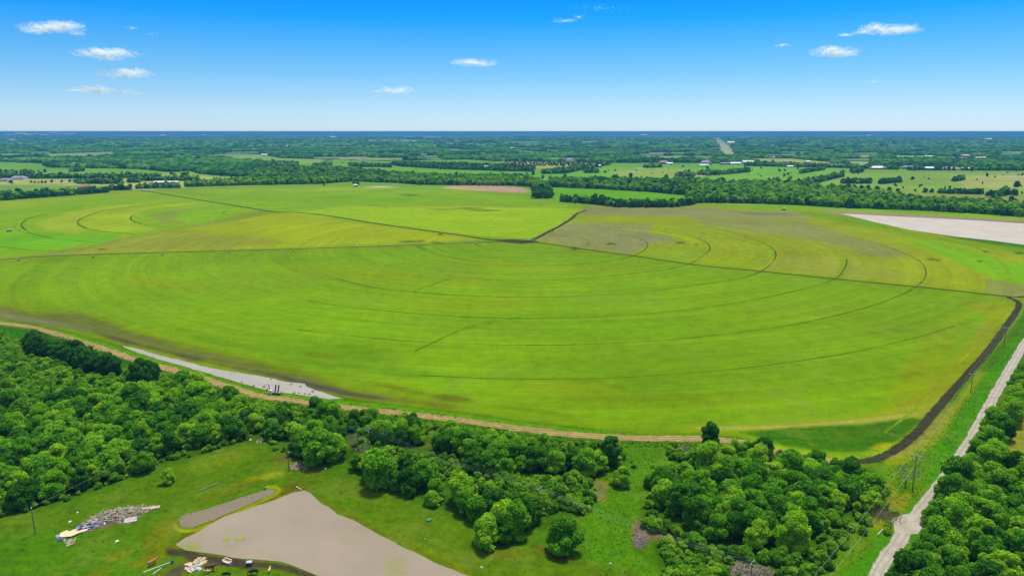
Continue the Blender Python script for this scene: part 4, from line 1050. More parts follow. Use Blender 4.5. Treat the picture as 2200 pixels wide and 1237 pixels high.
# solitary pasture trees
for px, py, s in [(1960, 387, 1.3), (2190, 402, 1.2), (1236, 456 - 24, 1.2), (1355, 383, 1.7), (1430, 386, 1.7), (1133, 380, 1.5), (1166, 384, 1.2), (1214, 382, 1.3), (1322, 368, 1), (1467, 360, 1.2), (1635, 363, 1), (1675, 369, 1), (1686, 368, 0.9), (1714, 364, 1.1), (1674, 368, 1), (1685, 380, 1.1), (1693, 377, 1), (1652, 389, 1.2), (1663, 388, 1), (1670, 388, 1.1), (1696, 390, 1.4),
                  (1787, 405, 1.4), (1823, 404, 1.5), (1800, 408, 1.3), (1850, 408, 1.4), (1865, 410, 1.5), (1884, 411, 1.5), (1911, 412, 1.4), (1928, 412, 1.0), (1987, 414, 1.2), (2001, 414, 1.0), (1966, 412, 0.7), (1923, 400, 0.9), (1976, 402, 0.8), (2183, 402, 1.6), (2180, 420, 1.8), (2175, 440, 2.0), (2125, 424, 2.0), (2145, 422, 1.7), (2160, 416, 1.8), (2032, 441, 1.6), (2068, 440, 1.4), (2100, 445, 1.3), (2120, 380, 1.2), (2196, 378, 1.0),
                  (368, 384 - 8, 1.2), (375, 378, 1.3), (397, 379, 1.4), (403, 378, 1.4), (392, 379, 1.2), (97, 371, 1.3), (83, 371, 0.9), (180, 368, 1.0), (24, 395, 1.2), (67, 393, .8), (75, 394, .8), (83, 394, .7), (90, 394, .8), (98, 394, .9), (111, 392, .8), (133, 392, .8), (150, 392, 1), (160, 392, 1), (23, 423, 1.9), (42, 423, 2.0), (10, 424, 1.3), (80, 419, 1.7), (95, 418, 1.8), (88, 420, 1.4), (57, 421, 1.0), (118, 418, 1.3), (134, 417, 1.4), (142, 416, 1.3), (188, 413, 1.4), (203, 411, 1.5), (242, 402, .9), (420, 386, .9), (412, 387, 1),
                  (760, 397, 1.3), (768, 399, 1.2), (696, 399, .7), (1145, 377, 1.4), (980, 376, 1.3), (1480, 372, 1.5), (1520, 364, 1.4), (1290, 360, 1), (1300, 372, 1.1), (546, 348, 1), (585, 345, 1), (1556, 375, 1.4), (1563, 374, 1.4), (1580, 372, 1.3), (1390, 362, 1.3), (1402, 361, 1.5), (1416, 360, 1.3),
                  (2030, 405, 0.6), (1995, 386, .7), (2040, 404, .7), (1940, 405, .6), (1700, 384, .9), (1617, 357, 1), (1650, 356, 1), (1660, 357, 1.2), (1600, 364, 1.2)]:
    x, y = plan(px, py); mp.append((float(x), float(y), 0, random.uniform(0, 6.28), s, s * 0.95, 6 + random.randrange(3) if random.random() < .6 else random.randrange(6)))
# scattered junipers on the tan slope
for x, y in scatter([[(1085, 348), (1290, 350), (1270, 357), (1150, 358), (1080, 355)]], 17, 0.5, 0.75, 5): mp.append((x, y, 0, random.random() * 6, .7, .7, 6 + random.randrange(3)))
for x, y in scatter([[(0, 366), (560, 366), (560, 400), (0, 405)], [(560, 344), (1100, 346), (1100, 376), (560, 358)], [(1300, 354), (1640, 354), (1780, 396), (1300, 396)], [(1800, 366), (2400, 370), (2400, 440), (1900, 415)]], 70, 0.5, 0.16, 6): mp.append((x, y, 0, random.random() * 6, random.uniform(.4, .9), random.uniform(.4, .9), 6 + random.randrange(3)))
scatter_stuff('tree_belts', MID + MIDD, mp, 'belts and clumps of trees between the pastures beyond the field', 'tree belts')
print('mid', len(mp))
# far woods ----------------------------------------------------------------
def wood_at(x, y, z=0.0):
    px, py = unplan(x, y, z)
    xi = np.clip(np.searchsorted(xs, px) - 1, 0, nx - 1); yi = np.clip(np.searchsorted(ys, py), 0, ny - 1)
    return wood[(yi * nx + xi)]
def far_pts(d0, d1, sp, idx0, nidx, seed, zs=1.0, thin=1.0):
    g = np.random.default_rng(seed)
    hw = 0.80
    y = np.arange(d0, d1, sp * 0.9); out = []
    for yy in y:
        x = np.arange(-hw * yy, hw * yy, sp)
        x = x + g.uniform(-.5, .5, len(x)) * sp; y2 = yy + g.uniform(-.5, .5, len(x)) * sp; ex = sp * 0.45
        k = (wood_at(x, y2) > 0.62) & (wood_at(x, y2, 5.0) > 0.5) & (wood_at(x, y2, 10.0) > 0.5) & (wood_at(x - ex, y2, 3.0) > 0.5) & (wood_at(x + ex, y2, 3.0) > 0.5) & (g.uniform(size=len(x)) < thin)
        x, y2 = x[k], y2[k]; n = len(x)
        out.append(np.stack([x, y2, np.full(n, -0.3), g.uniform(0, 6.28, n), g.uniform(.75, 1.2, n), g.uniform(.6, 1.3, n) * zs, g.integers(idx0, idx0 + nidx, n)], 1))
    return np.concatenate(out)
fp = np.concatenate([far_pts(1300, 2300, 15, 0, 5, 1, 0.95), far_pts(2300, 5200, 22, 0, 5, 1), far_pts(5200, 16000, 75, 5, 4, 2, 1.1, 0.9)])
scatter_stuff('far_woodland', CLUMP + CLUMPX, fp, 'unbroken green woods stretching away to the blue horizon', 'woodland')
print('far', len(fp))
# ------------------------------------------------------------------ small things
WHITE = simple('chalky white paint', (0.62, 0.60, 0.56), 0.6, 0.12)
METAL = simple('galvanised steel', (0.42, 0.43, 0.44), 0.45, 0.15, 3, 0.4)
DKMET = simple('dark iron', (0.05, 0.05, 0.055), 0.5, 0.3, 3)
POLEW = simple('creosoted pole', (0.17, 0.13, 0.10), 0.9, 0.3, 3)
PALEW = simple('pale timber', (0.34, 0.27, 0.20), 0.85, 0.3, 1.5)
PLY = simple('raw plywood', (0.56, 0.40, 0.22), 0.8, 0.12, 1.0)
BLUEP = simple('blue tarpaulin', (0.05, 0.11, 0.28), 0.6, 0.3, 2)
GREENP = simple('green plastic', (0.02, 0.26, 0.13), 0.5, 0.2)
SCRAPW = simple('dirty white scrap', (0.36, 0.35, 0.345), 0.8, 0.3, 2)
PINKU = simple('faded upholstery', (0.52, 0.36, 0.30), 0.9, 0.15, 3)
MAROON = simple('maroon fabric', (0.12, 0.035, 0.04), 0.9, 0.3, 2)
BRUSH = simple('dead brush', (0.17, 0.125, 0.095), 0.95, 0.35, 2)
CREAM = simple('cream siding', (0.60, 0.56, 0.48), 0.8, 0.1)
BRICK = simple('brown brick', (0.32, 0.20, 0.15), 0.85, 0.15)
GREYR = simple('grey shingle roof', (0.20, 0.19, 0.20), 0.9, 0.2, 1)
LTROOF = simple('white metal roof', (0.56, 0.56, 0.57), 0.5, 0.08)
REDR = simple('red barn paint', (0.30, 0.07, 0.05), 0.7, 0.2)
MAUVR = simple('mauve shingle roof', (0.26, 0.21, 0.27), 0.9, 0.2)
GLASS = simple('dark window glass', (0.03, 0.035, 0.04), 0.15, 0.2)
RUBBER = simple('black rubber', (0.02, 0.02, 0.02), 0.8, 0.2)
WIRE = simple('old cable', (0.32, 0.33, 0.34), 0.6, 0.1)

# utility poles: foot px,py ; height ; arms ; label
def utility_pole(px, py, h, arm, rz, label, lamp=False, transformer=False):
    p = P3(px, py)
    e = empty('utility_pole', p, rz)
    MB().tube((0, 0, -0.3), (0, 0, h), 0.19, 0.13, 10).build('post', POLEW, e)
    if arm:
        ins = MB().box((0, 0, h - 0.5), (arm, 0.16, 0.2))
        a = ins.build('crossarm', METAL, e)
        m = MB()
        for x in (-arm * .46, -arm * .2, arm * .2, arm * .46): m.tube((x, 0, h - 0.4), (x, 0, h - 0.08), 0.07, 0.05, 6)
        m.build('insulator', WHITE, a)
        MB().tube((-arm * .3, 0.08, h - 0.5), (0, 0.08, h - 1.3), 0.03).tube((arm * .3, 0.08, h - 0.5), (0, 0.08, h - 1.3), 0.03).build('arm_brace', METAL, e)
    if transformer:
        MB().tube((0.35, 0, h - 2.4), (0.35, 0, h - 1.3), 0.28, 0.28, 12).build('transformer', METAL, e)
    if lamp:
        MB().tube((0, 0, h - 0.2), (0.3, -0.9, h + 0.1), 0.04).box((0.32, -1.0, h + 0.08), (0.3, 0.5, 0.16)).build('lamp_head', METAL, e)
    tag(e, label, 'utility pole')
    return p, h
POLES = [
 utility_pole(76, 1148, 9.3, 0, 0.3, 'dark wooden pole with a lamp on the lawn left of the scrap heap', lamp=True),
 utility_pole(621, 1012, 7.8, 0, 0.3, 'slim bare grey pole beside the burnt rubble patch above the pond', lamp=True),
 utility_pole(792, 966, 8.8, 2.8, 0.9, 'pole with crossarm and transformer rising out of the tree belt above the pond', transformer=True),
 utility_pole(1158, 1100, 8.8, 2.6, 0.9, 'pole with tilted pale crossarm standing in the bushes of the middle thicket'),
 utility_pole(1612, 1262, 8.0, 2.8, 0.9, 'pole with white crossarm beside the grey brush heap at the bottom edge'),
 utility_pole(1960, 1052, 13.2, 3.4, -0.5, 'tall pole with wide crossarm between the black track and the gravel road'),
 utility_pole(2085, 842, 9.4, 3.4, -0.15, 'pole with pale crossarm seen against the black track, lower of the two'),
 utility_pole(2157, 742, 11.0, 3.6, -0.15, 'pole with pale crossarm seen against the black track, farther of the two'),
]
def cable_run(a, b, n, spread, sag, label, group, r=0.035, ang=None):
    (p, h), (q, g) = a, b
    d = (q - p); d.z = 0; side = Vector((-d.y, d.x, 0)).normalized()
    m = MB()
    for k in range(n):
        o = side * spread * ((k / (n - 1) - 0.5) * 2 if n > 1 else 0)
        pts = []
        for i in range(13):
            t = i / 12
            z = (h - 0.1) * (1 - t) + (g - 0.1) * t - 4 * sag * t * (1 - t)
            v = p.lerp(q, t) + o; pts.append(Vector((v.x, v.y, z)))
        m.path(pts, r, 4)
    o = m.build('overhead_cable', WIRE); tag(o, label, 'cable', group)
offp = (P3(1700, 1400), 12.0)
cable_run(POLES[5], offp, 2, 1.5, 1.2, 'overhead cables running from the tall pole down beside the gravel road', 'power lines', 0.022)
cable_run(POLES[5], POLES[6], 3, 1.5, 1.5, 'overhead cables from the tall pole up to the poles on the black track', 'power lines', 0.016)
cable_run(POLES[6], POLES[7], 3, 1.5, 1.2, 'overhead cables strung between the two poles on the black track', 'power lines', 0.016)
cable_run(POLES[7], (P3(2290, 600), 11.0), 3, 1.5, 1.2, 'overhead cables leaving the farther black track pole towards the reservoir', 'power lines', 0.014)
cable_run(POLES[2], POLES[3], 3, 1.2, 1.6, 'overhead cables crossing the middle thicket between two crossarm poles', 'power lines', 0.015)
cable_run(POLES[3], POLES[4], 3, 1.2, 1.6, 'overhead cables crossing the green glade towards the bottom pole', 'power lines', 0.015)
cable_run(POLES[0], (P3(330, 995), 8.0), 1, 0, 0.9, 'single cable from the dark lamp pole into the left wood', 'power lines', 0.018)
cable_run(POLES[2], (P3(300, 900), 9), 2, 1.0, 1.5, 'overhead cables from the transformer pole over the left wood', 'power lines', 0.014)

# scrap heap of demolition timber
def heap(name, outline, n, mats, label, cat, hmax=0.9, seed=0, lmin=0.7, lmax=3.4, wmin=0.06, wmax=0.18):
    g = random.Random(seed)
    wx, wy = plan([p[0] for p in outline], [p[1] for p in outline]); poly = list(zip(wx, wy))
    cx, cy_ = float(np.mean(wx)), float(np.mean(wy)); R_ = max(float(wx.max() - wx.min()), 1) / 2
    root = empty(name, (cx, cy_, 0)); tag(root, label, cat)
    ms = [MB() for _ in mats]; k = 0; it = 0
    while k < n and it < n * 40:
        it += 1
        x = g.uniform(wx.min(), wx.max()); y = g.uniform(wy.min(), wy.max())
        if not inside(np.array([x]), np.array([y]), poly)[0]: continue
        k += 1
        d = float(seg_dist(np.array([x]), np.array([y]), poly, True)[0])
        z = min(hmax, 0.1 + d * 0.3) * g.uniform(0.2, 1)
        ms[g.randrange(len(mats))].box((x - cx, y - cy_, z), (g.uniform(lmin, lmax), g.uniform(wmin, wmax), g.uniform(0.03, 0.1)), g.uniform(0, 3.14), g.uniform(-.5, .5), g.uniform(-.35, .35))
    for (nm, mt), m in zip(mats, ms):
        if m.v:
            o = m.build(nm, mt, root); o['kind'] = 'stuff'
    return root
heap('scrap_heap', [(186, 1117), (215, 1100), (262, 1090), (300, 1088), (338, 1087), (336, 1094), (306, 1104), (290, 1122), (260, 1126), (235, 1118), (215, 1124), (186, 1128)], 420,
     [('grey_boards', simple('sunbleached board', (0.36, 0.31, 0.28), .9, .3, 2)), ('pale_boards', PALEW), ('tan_boards', simple('tan board', (0.42, 0.32, 0.22), .9, .3, 2)), ('brown_boards', GREYWOOD)], 'long heap of grey and tan demolition boards on the lawn', 'scrap heap', 0.8, 3)
heap('rubbish_heap', [(152, 1142), (170, 1128), (200, 1116), (222, 1116), (226, 1124), (200, 1136), (180, 1144), (156, 1150)], 170,
     [('grey_scraps', GREYWOOD), ('blue_scraps', BLUEP), ('white_scraps', SCRAPW), ('dark_scraps', DKMET)], 'strip of blue, white and dark rubbish joining the board heap to the plywood', 'rubbish', 0.7, 4, 0.4, 1.6, .2, .9)
heap('rubbish_heap', [(120, 1152), (130, 1145), (142, 1150), (138, 1162), (124, 1162)], 50,
     [('white_scraps', SCRAPW), ('dark_scraps', DKMET), ('blue_scraps', BLUEP)], 'small pile of white and black scraps left of the big plywood sheet', 'rubbish', 0.5, 5, 0.4, 1.2, .2, .7)
heap('stick_heap', [(142, 1166), (150, 1158), (165, 1156), (160, 1166), (152, 1172), (143, 1172)], 60, [('pale_sticks', PALEW), ('pink_sticks', PINKU)], 'little pile of pinkish sticks below the big plywood sheet', 'scrap heap', 0.4, 6, .5, 1.6, .06, .15)
heap('lumber_heap', [(413, 1210), (422, 1200), (438, 1197), (445, 1206), (438, 1211), (425, 1212)], 120, [('tan_boards', PLY), ('pale_boards', PALEW)], 'golden tan pile of broken boards on the mud by the big pond', 'scrap heap', 0.9, 7, .4, 1.4, .15, .5)
heap('rubbish_heap', [(400, 1222), (402, 1210), (412, 1210), (418, 1222), (408, 1228)], 22, [('white_scraps', SCRAPW), ('pink_scraps', PINKU)], 'white bags and panels dumped left of the standing red cow', 'rubbish', 0.9, 8, .8, 1.8, .6, 1.3)
heap('rubbish_heap', [(418, 1222), (424, 1208), (430, 1212), (430, 1224)], 18, [('white_scraps', SCRAPW), ('grey_scraps', METAL)], 'leaning white and grey panels directly beside the red cow', 'rubbish', 1.0, 9, .8, 1.8, .5, 1.0)
heap('brush_heap', [(1362, 1160), (1370, 1145), (1385, 1150), (1390, 1165), (1375, 1180), (1362, 1172)], 260, [('sticks', BRUSH), ('grey_sticks', GREYWOOD)], 'pale grey brush pile on the bare soil right of the green glade', 'brush pile', 1.0, 10, 1, 3, .05, .12)
heap('brush_heap', [(1550, 1222), (1580, 1208), (1640, 1216), (1690, 1240), (1650, 1270), (1560, 1260)], 520, [('sticks', BRUSH), ('grey_sticks', GREYWOOD)], 'large brown grey brush heap at the bottom edge below the grove', 'brush pile', 1.6, 11, 1, 3.5, .05, .14)
heap('brush_heap', [(1442, 972), (1455, 962), (1478, 960), (1482, 972), (1460, 982), (1446, 984)], 240, [('sticks', BRUSH), ('grey_sticks', DKMET)], 'dark brush pile beneath the dirt road left of the lone oval tree', 'brush pile', 1.6, 12, 1, 3.5, .05, .14)
heap('rubble_heap', [(620, 1002), (640, 990), (665, 992), (678, 1000), (660, 1010), (635, 1012)], 170, [('grey_boards', GREYWOOD), ('brick_bits', BRICK), ('pale_bits', PALEW)], 'scattered burnt rubble and boards beside the slim grey pole', 'rubble', 0.35, 13, .3, 1.4, .08, .3)
heap('rubble_heap', [(548, 948), (590, 930), (600, 938), (570, 952), (552, 956)], 60, [('grey_bits', GREYWOOD), ('pale_bits', PALEW)], 'thin scatter of pale rubble at the wood edge above the lawn', 'rubble', 0.3, 14, .3, 1.2, .1, .3)
heap('dead_thicket', [(108, 892), (125, 880), (150, 876), (160, 888), (140, 898), (115, 900)], 160, [('sticks', DKMET), ('grey_sticks', BRUSH)], 'dark patch of dead branches in the middle of the left wood', 'dead branches', 5.5, 15, 1.5, 4, .06, .14)

def board(px, py, z, dims, rz, mat, name, label, cat, tilt=0.05):
    p = P3(px, py, z); e = MB().box((0, 0, 0), dims, rz, tilt).build(name, mat, None, p); tag(e, label, cat); return e
pl = raw_mesh('plywood_sheet', [(-3.2, 1.0, 0), (-2.2, 1.9, .1), (-1.2, 1.5, 0), (0.5, 2.2, .15), (2.8, 1.2, .1), (3.0, .3, .05), (1.6, -1.2, 0), (-1.5, -1.6, 0), (-3.0, -1.2, .05)] + [(-3.2, 1.0, -.06), (-2.2, 1.9, .04), (-1.2, 1.5, -.06), (0.5, 2.2, .09), (2.8, 1.2, .04), (3.0, .3, -.01), (1.6, -1.2, -.06), (-1.5, -1.6, -.06), (-3.0, -1.2, -.01)],
              [tuple(range(8, -1, -1)), tuple(range(9, 18))] + [(i, (i + 1) % 9, 9 + (i + 1) % 9, 9 + i) for i in range(9)])
o = link('plywood_sheet', pl, PLY, None, P3(149, 1149, 0.45)); o.scale = (.85, 1.05, 1); tag(o, 'large bright tan plywood sheet at the left end of the scrap', 'plywood sheet')
board(174, 1143, 0.4, (3.6, 1.3, 0.06), 0.7, PLY, 'plywood_sheet', 'narrow tan plywood offcut lying right of the large plywood sheet', 'plywood sheet')
board(281, 1119, 0.5, (3.6, 1.9, 0.08), 0.35, SCRAPW, 'wall_panel', 'big off white wall panel leaning at the lower edge of the board heap', 'panel', 0.25)
board(325, 1092, 0.35, (5.2, 1.4, 0.08), 0.3, PALEW, 'board', 'pale boards sliding off the right tip of the scrap heap', 'boards', 0.1)
for px, py, s, lb in [(166, 1101, .7, 'white scrap of litter on the lawn, farthest above the heap'), (150, 1121, .9, 'white litter lying directly above the plywood sheet'), (251, 1163, 1.0, 'pale grey bag alone on the lawn below the board heap'), (1311, 1211, .6, 'tiny white scrap beside the glade near the bottom edge'),
                      (1034, 1219, .6, 'white scrap of litter on the grass right of the big pond'), (912, 1158, .35, 'white speck on the grass between pond and slanting tree row'), (538, 945, 1.0, 'white sheet lying at the edge of the left wood'), (699, 1007, .9, 'white board at the foot of the big round tree')]:
    s *= .75; m = MB().box((0, 0, 0.2), (s * 1.4, s * .8, .3), random.random() * 3, .2, .1, .6).box((s * .4, s * .2, .15), (s * .7, s * .6, .25), random.random() * 3)
    o = m.build('litter', WHITE, None, P3(px, py)); tag(o, lb, 'litter', None)
def lying_pole(p0, p1, r, mat, name, label, cat, z=0.25):
    a, b = P3(*p0), P3(*p1); c = (a + b) / 2
    m = MB().tube(Vector((a.x - c.x, a.y - c.y, z)), Vector((b.x - c.x, b.y - c.y, z)), r, r * .8, 8).tube((a.x - c.x, a.y - c.y, 0), (a.x - c.x, a.y - c.y, z + .1), r * 1.2)
    o = m.build(name, mat, None, (c.x, c.y, 0)); tag(o, label, cat)
lying_pole((427, 1055), (474, 1036), 0.14, GREYWOOD, 'felled_pole', 'long grey pole lying on the lawn above the small pond', 'pole')
lying_pole((310, 1234), (366, 1213), 0.10, WHITE, 'pipe_rail', 'longer of the two white pipe rails at the bottom left', 'pipe rail', .9)
lying_pole((330, 1236), (347, 1224), 0.09, WHITE, 'pipe_rail', 'shorter of the two white pipe rails at the bottom left', 'pipe rail', .7)
lying_pole((637, 1046), (647, 1052), 0.12, WHITE, 'driftwood', 'pale driftwood branch at the top corner of the big pond', 'driftwood')
m = MB().tube((0, 0, 0), (0, 0, .8), .3, .36, 12).tube((0, 0, .8), (0, 0, .86), .4, .4, 12); tag(m.build('plastic_drum', GREENP, None, P3(570, 1051)), 'green plastic drum at the far tip of the small pond', 'drum')
m = MB().tube((0, 0, 0), (0, 0, 1.0), .32, .32, 12).tube((0, 0, 1.0), (0, 0, 1.3), .16, .1, 8); tag(m.build('plastic_drum', BLUEP, None, P3(371, 1209)), 'blue drum at the end of the white pipe rails', 'drum')
m = MB().box((0, 0, .3), (1.5, 1.0, .6), .3, 0, 0, .8).box((.5, .5, .25), (.6, .5, .5), .8); tag(m.build('plastic_tub', GREENP, None, P3(921, 1119)), 'green tub on the grass between pond and slanting tree row', 'tub')
# sofa and trunk by the pond
e = empty('sofa', P3(488, 1209), -0.45)
MB().box((0, 0, .35), (2.6, 1.1, .4)).build('seat', PINKU, e); MB().box((0, .5, .75), (2.6, .3, .8), 0, -.15).build('backrest', PINKU, e)
for s in (-1, 1): MB().box((s * 1.25, 0, .5), (.28, 1.1, .7)).build('armrest', WHITE, e)
tag(e, 'faded pink sofa dumped on the mud by the big pond', 'sofa')
e = empty('storage_box', P3(536, 1213), .1)
MB().box((0, 0, .5), (1.5, 1.1, 1.0)).build('box_body', DKMET, e); MB().box((0, 0, 1.04), (1.6, 1.2, .1)).build('lid', METAL, e)
tag(e, 'dark square box at the muddy edge of the big pond', 'box')
# cattle
def cow(px, py, rz, mat, label, s=1.0, graze=False, name='cow', mat2=None):
    e = empty(name, P3(px, py), rz, s)
    V = []; E_ = []; Rr = []
    def add(p, r, par=None):
        V.append(p); Rr.append(r); 
        if par is not None: E_.append((par, len(V) - 1))
        return len(V) - 1
    pel = add((-.75, 0, 1.12), (.27, .30)); bel = add((-.1, 0, 1.05), (.34, .42), pel); che = add((.6, 0, 1.05), (.30, .36), bel)
    rump = add((-1.0, 0, 1.15), (.2, .22), pel)
    if graze: nk = add((1.0, 0, .85), (.16, .2), che); hd = add((1.3, 0, .45), (.13, .15), nk); mz = add((1.5, 0, .15), (.09, .1), hd)
    else: nk = add((1.05, 0, 1.3), (.16, .22), che); hd = add((1.4, 0, 1.45), (.14, .16), nk); mz = add((1.75, 0, 1.25), (.09, .1), hd)
    for x, par, back in ((-.8, pel, 1), (.6, che, 0)):
        for sd in (-1, 1):
            a = add((x, sd * .2, .75), (.13, .13), par)
            b = add((x - .12 if back else x + .02, sd * .2, .42), (.07, .07), a)
            c = add((x - .02, sd * .2, .05), (.055, .055), b)
            add((x + .06, sd * .2, .0), (.06, .05), c)
    t1 = add((-1.15, 0, 1.1), (.05, .05), rump); add((-1.2, 0, .55), (.04, .04), t1)
    me = bpy.data.meshes.new('hide'); me.from_pydata(V, E_, []); me.update()
    o = link('hide', me, mat, e)
    sk = o.modifiers.new('skin', 'SKIN')
    for i, sv in enumerate(me.skin_vertices[0].data): sv.radius = Rr[i]; sv.use_root = (i == 0)
    o.modifiers.new('smooth', 'SUBSURF').levels = 1; o.modifiers['smooth'].render_levels = 2
    hx, hy, hz_ = V[hd]
    MB().box((hx - .05, -.24, hz_ + .1), (.12, .2, .07)).build('ear', mat, e); MB().box((hx - .05, .24, hz_ + .1), (.12, .2, .07)).build('ear', mat, e)
    tag(e, label, 'cow' if s > .8 else 'calf', None)
CO = simple('orange brown hide', (0.34, 0.14, 0.05), .9, .15, 3); CB = simple('black hide', (0.012, 0.012, 0.014), .8, .3, 3); CP = simple('cream hide', (0.55, 0.38, 0.18), .9, .12, 3); CR = simple('dark red hide', (0.13, 0.045, 0.03), .9, .2, 3)
cow(328, 1213, 1.0, CO, 'orange brown cow walking on the dirt path at the bottom left', 1.15)
cow(452, 1225, 0.05, CR, 'dark red cow standing beside the dumped white panels', 1.35)
cow(446, 1231, 3.3, CP, 'cream calf standing against the dark red cow', .75, name='calf')
cow(545, 1233, 3.2, CB, 'black cow grazing below the muddy bank, right of the other black cow', 1.2, True)
cow(487, 1238, 3.0, CB, 'black cow cut by the bottom edge, left of the other black cow', 1.1, True)
cow(579, 1228, 1.6, CP, 'cream calf alone on the grass by the lower pond bank', .8, name='calf')
# pump station on the ditch
e = empty('pump_station', P3(592, 846), -.2)
MB().box((0, 0, 1.0), (6.0, 2.4, .25)).box((-2.8, -1, .5), (.2, .2, 1)).box((2.8, -1, .5), (.2, .2, 1)).box((-2.8, 1, .5), (.2, .2, 1)).box((2.8, 1, .5), (.2, .2, 1)).build('platform', GREYWOOD, e)
MB().box((-1.8, -.9, 1.1), (1.3, .9, 2.0)).build('control_box', WHITE, e)
for x in (0, 1.5): MB().tube((x - .3, .2, 1.1), (x + .3, .3, 4.0), .32, .32, 12).tube((x + .3, .3, 4.0), (x + .45, .3, 4.4), .4, .3, 12).build('pump_motor', DKMET, e)
MB().tube((-2.9, .4, .2), (-3.5, .4, 4.2), .16, .16).tube((-3.5, .4, 4.2), (-4.2, .4, 4.6), .16, .1).build('discharge_pipe', DKMET, e)
tag(e, 'irrigation pump platform with two black motors on the ditch bank', 'pump')
# reeds in the ditch
def reed(px, py, s, lb):
    m = MB(); g = random.Random(int(px))
    for i in range(26):
        a = g.uniform(0, 6.28); r = g.uniform(0, .5) * s
        m.tube((r * math.cos(a), r * math.sin(a), 0), (r * 2.2 * math.cos(a), r * 2.2 * math.sin(a), g.uniform(.6, 1.2) * s), .04, .01, 3)
    o = m.build('reed_clump', LEAFS, None, P3(px, py)); tag(o, lb, 'reeds', 'reed clumps in the ditch water')
for px, py, s in [(582, 815, .7), (626, 826, .9), (646, 831, .8), (632, 845, 1.0), (642, 845, .7), (655, 847, .7), (672, 842, 1.1), (665, 848, .8), (574, 838, 1.1), (567, 832, 1.2), (520, 822, .8), (545, 830, .8)]: reed(px, py, s, 'small green reed clump standing in the pale ditch water')
# bare tree beside the gravel road
def bare_tree(px, py, h, label, seed):
    g = random.Random(seed); e = empty('bare_tree', P3(px, py)); t = MB(); b = MB()
    t.tube((0, 0, -.2), (0, 0, h * .35), .22, .16)
    def br(p, d, L, r, k):
        q = p + d * L; b.tube(p, q, r, r * .6, 5)
        if k:
            for i in range(3):
                nd = (d + Vector((g.uniform(-.8, .8), g.uniform(-.8, .8), g.uniform(-.15, .45)))).normalized()
                br(q, nd, L * g.uniform(.6, .85), r * .6, k - 1)
    for i in range(5):
        a = i * 1.26; br(Vector((0, 0, h * .33)), Vector((math.cos(a), math.sin(a), .8)).normalized(), h * .24, .11, 4)
    t.build('trunk', BARK, e); b.build('branches', GREYWOOD, e); tag(e, label, 'tree')
bare_tree(1945, 1046, 8.0, 'leafless grey tree on the verge under the tall crossarm pole', 2)
bare_tree(760, 968, 7.0, 'leafless grey tree left of the transformer pole in the belt', 5)
bare_tree(1195, 1002, 6.0, 'leafless grey tree among green crowns below the middle of the dirt road', 6)
bare_tree(1655, 1010, 6.5, 'leafless grey tree at the top of the grove beneath the dirt road', 7)
bare_tree(780, 985, 6.0, 'short leafless tree just below the transformer pole', 8)
for i, (px, py, lb) in enumerate([(1888, 1105, 'tuft of tall dry straw grass nearer the grove by the gravel apron'), (1905, 1112, 'tuft of tall dry straw grass nearer the gravel apron')]):
    g = random.Random(i); m = MB()
    for k in range(260):
        x, y = g.gauss(0, 2.2), g.gauss(0, 2.0); m.tube((x, y, 0), (x + g.uniform(-.5, .5), y + g.uniform(-.3, .3), g.uniform(1, 2.4)), .06, .02, 3)
    tag(m.build('dry_grass', simple('straw', (0.40, 0.34, 0.16), 1, .25, 1), None, P3(px, py)), lb, 'dry grass')
# farm gate and culvert rails
lying_pole((1913, 1128), (1922, 1116), .09, METAL, 'gate_rail', 'grey rail at the left corner of the gravel apron', 'rail', 1.0)
lying_pole((1885, 1152), (1897, 1140), .09, WHITE, 'gate_rail', 'white rail in the grass left of the gravel road', 'rail', .8)
# ---- irrigation machines
DULL = simple('dull pipe', (0.14, 0.145, 0.13), 0.7, .15)
def truss_machine(pts, label, name='irrigation_machine', arch=4.6):
    """pts: tower feet (world) from pivot outwards"""
    o0 = pts[0]
    e = empty(name, (o0.x, o0.y, 0)); tag(e, label, 'irrigation pivot', 'centre pivot irrigation machines')
    R_ = [Vector((p.x - o0.x, p.y - o0.y, 0)) for p in pts]
    MB().tube((-1, -1, 0), (0, 0, 4), .1).tube((1, -1, 0), (0, 0, 4), .1).tube((-1, 1, 0), (0, 0, 4), .1).tube((1, 1, 0), (0, 0, 4), .1).tube((0, 0, 0), (0, 0, 4.4), .15).build('pivot_stand', METAL, e)
    for a, b in zip(R_[:-1], R_[1:]):
        m = MB(); n = 8; P = []
        for i in range(n + 1):
            t = i / n; v = a.lerp(b, t); P.append(Vector((v.x, v.y, 3.6 + .9 * 4 * t * (1 - t) * .5)))
        m.path(P, .08, 6)
        d = (b - a).normalized(); sd = Vector((-d.y, d.x, 0))
        for i in range(n):
            md = (P[i] + P[i + 1]) / 2 - Vector((0, 0, 1.0))
            for k in (-1, 1): q = md + sd * k * .7; m.tube(P[i], q, .035, .035, 4); m.tube(P[i + 1], q, .035, .035, 4)
        m.build('span', DULL, e)
    for a, b in zip(R_[1:], [R_[0]] * 99):
        d = (R_[-1] - R_[0]).normalized(); sd = Vector((-d.y, d.x, 0)); up = Vector((0, 0, 3.6))
        m = MB()
        for k in (-1, 1):
            m.tube(a + sd * k * 1.8 + Vector((0, 0, .6)), a + up + d * .3, .07, .07, 6); m.tube(a + sd * k * 1.8 + Vector((0, 0, .6)), a + up - d * .3, .07, .07, 6)
        m.tube(a - sd * 1.8 + Vector((0, 0, .6)), a + sd * 1.8 + Vector((0, 0, .6)), .1)
        tw = m.build('drive_tower', METAL, e)
        for k in (-1, 1):
            c = a + sd * k * 1.8 + Vector((0, 0, .65)); MB().tube(c - d * .22, c + d * .22, .65, .65, 14).build('wheel', RUBBER, tw)
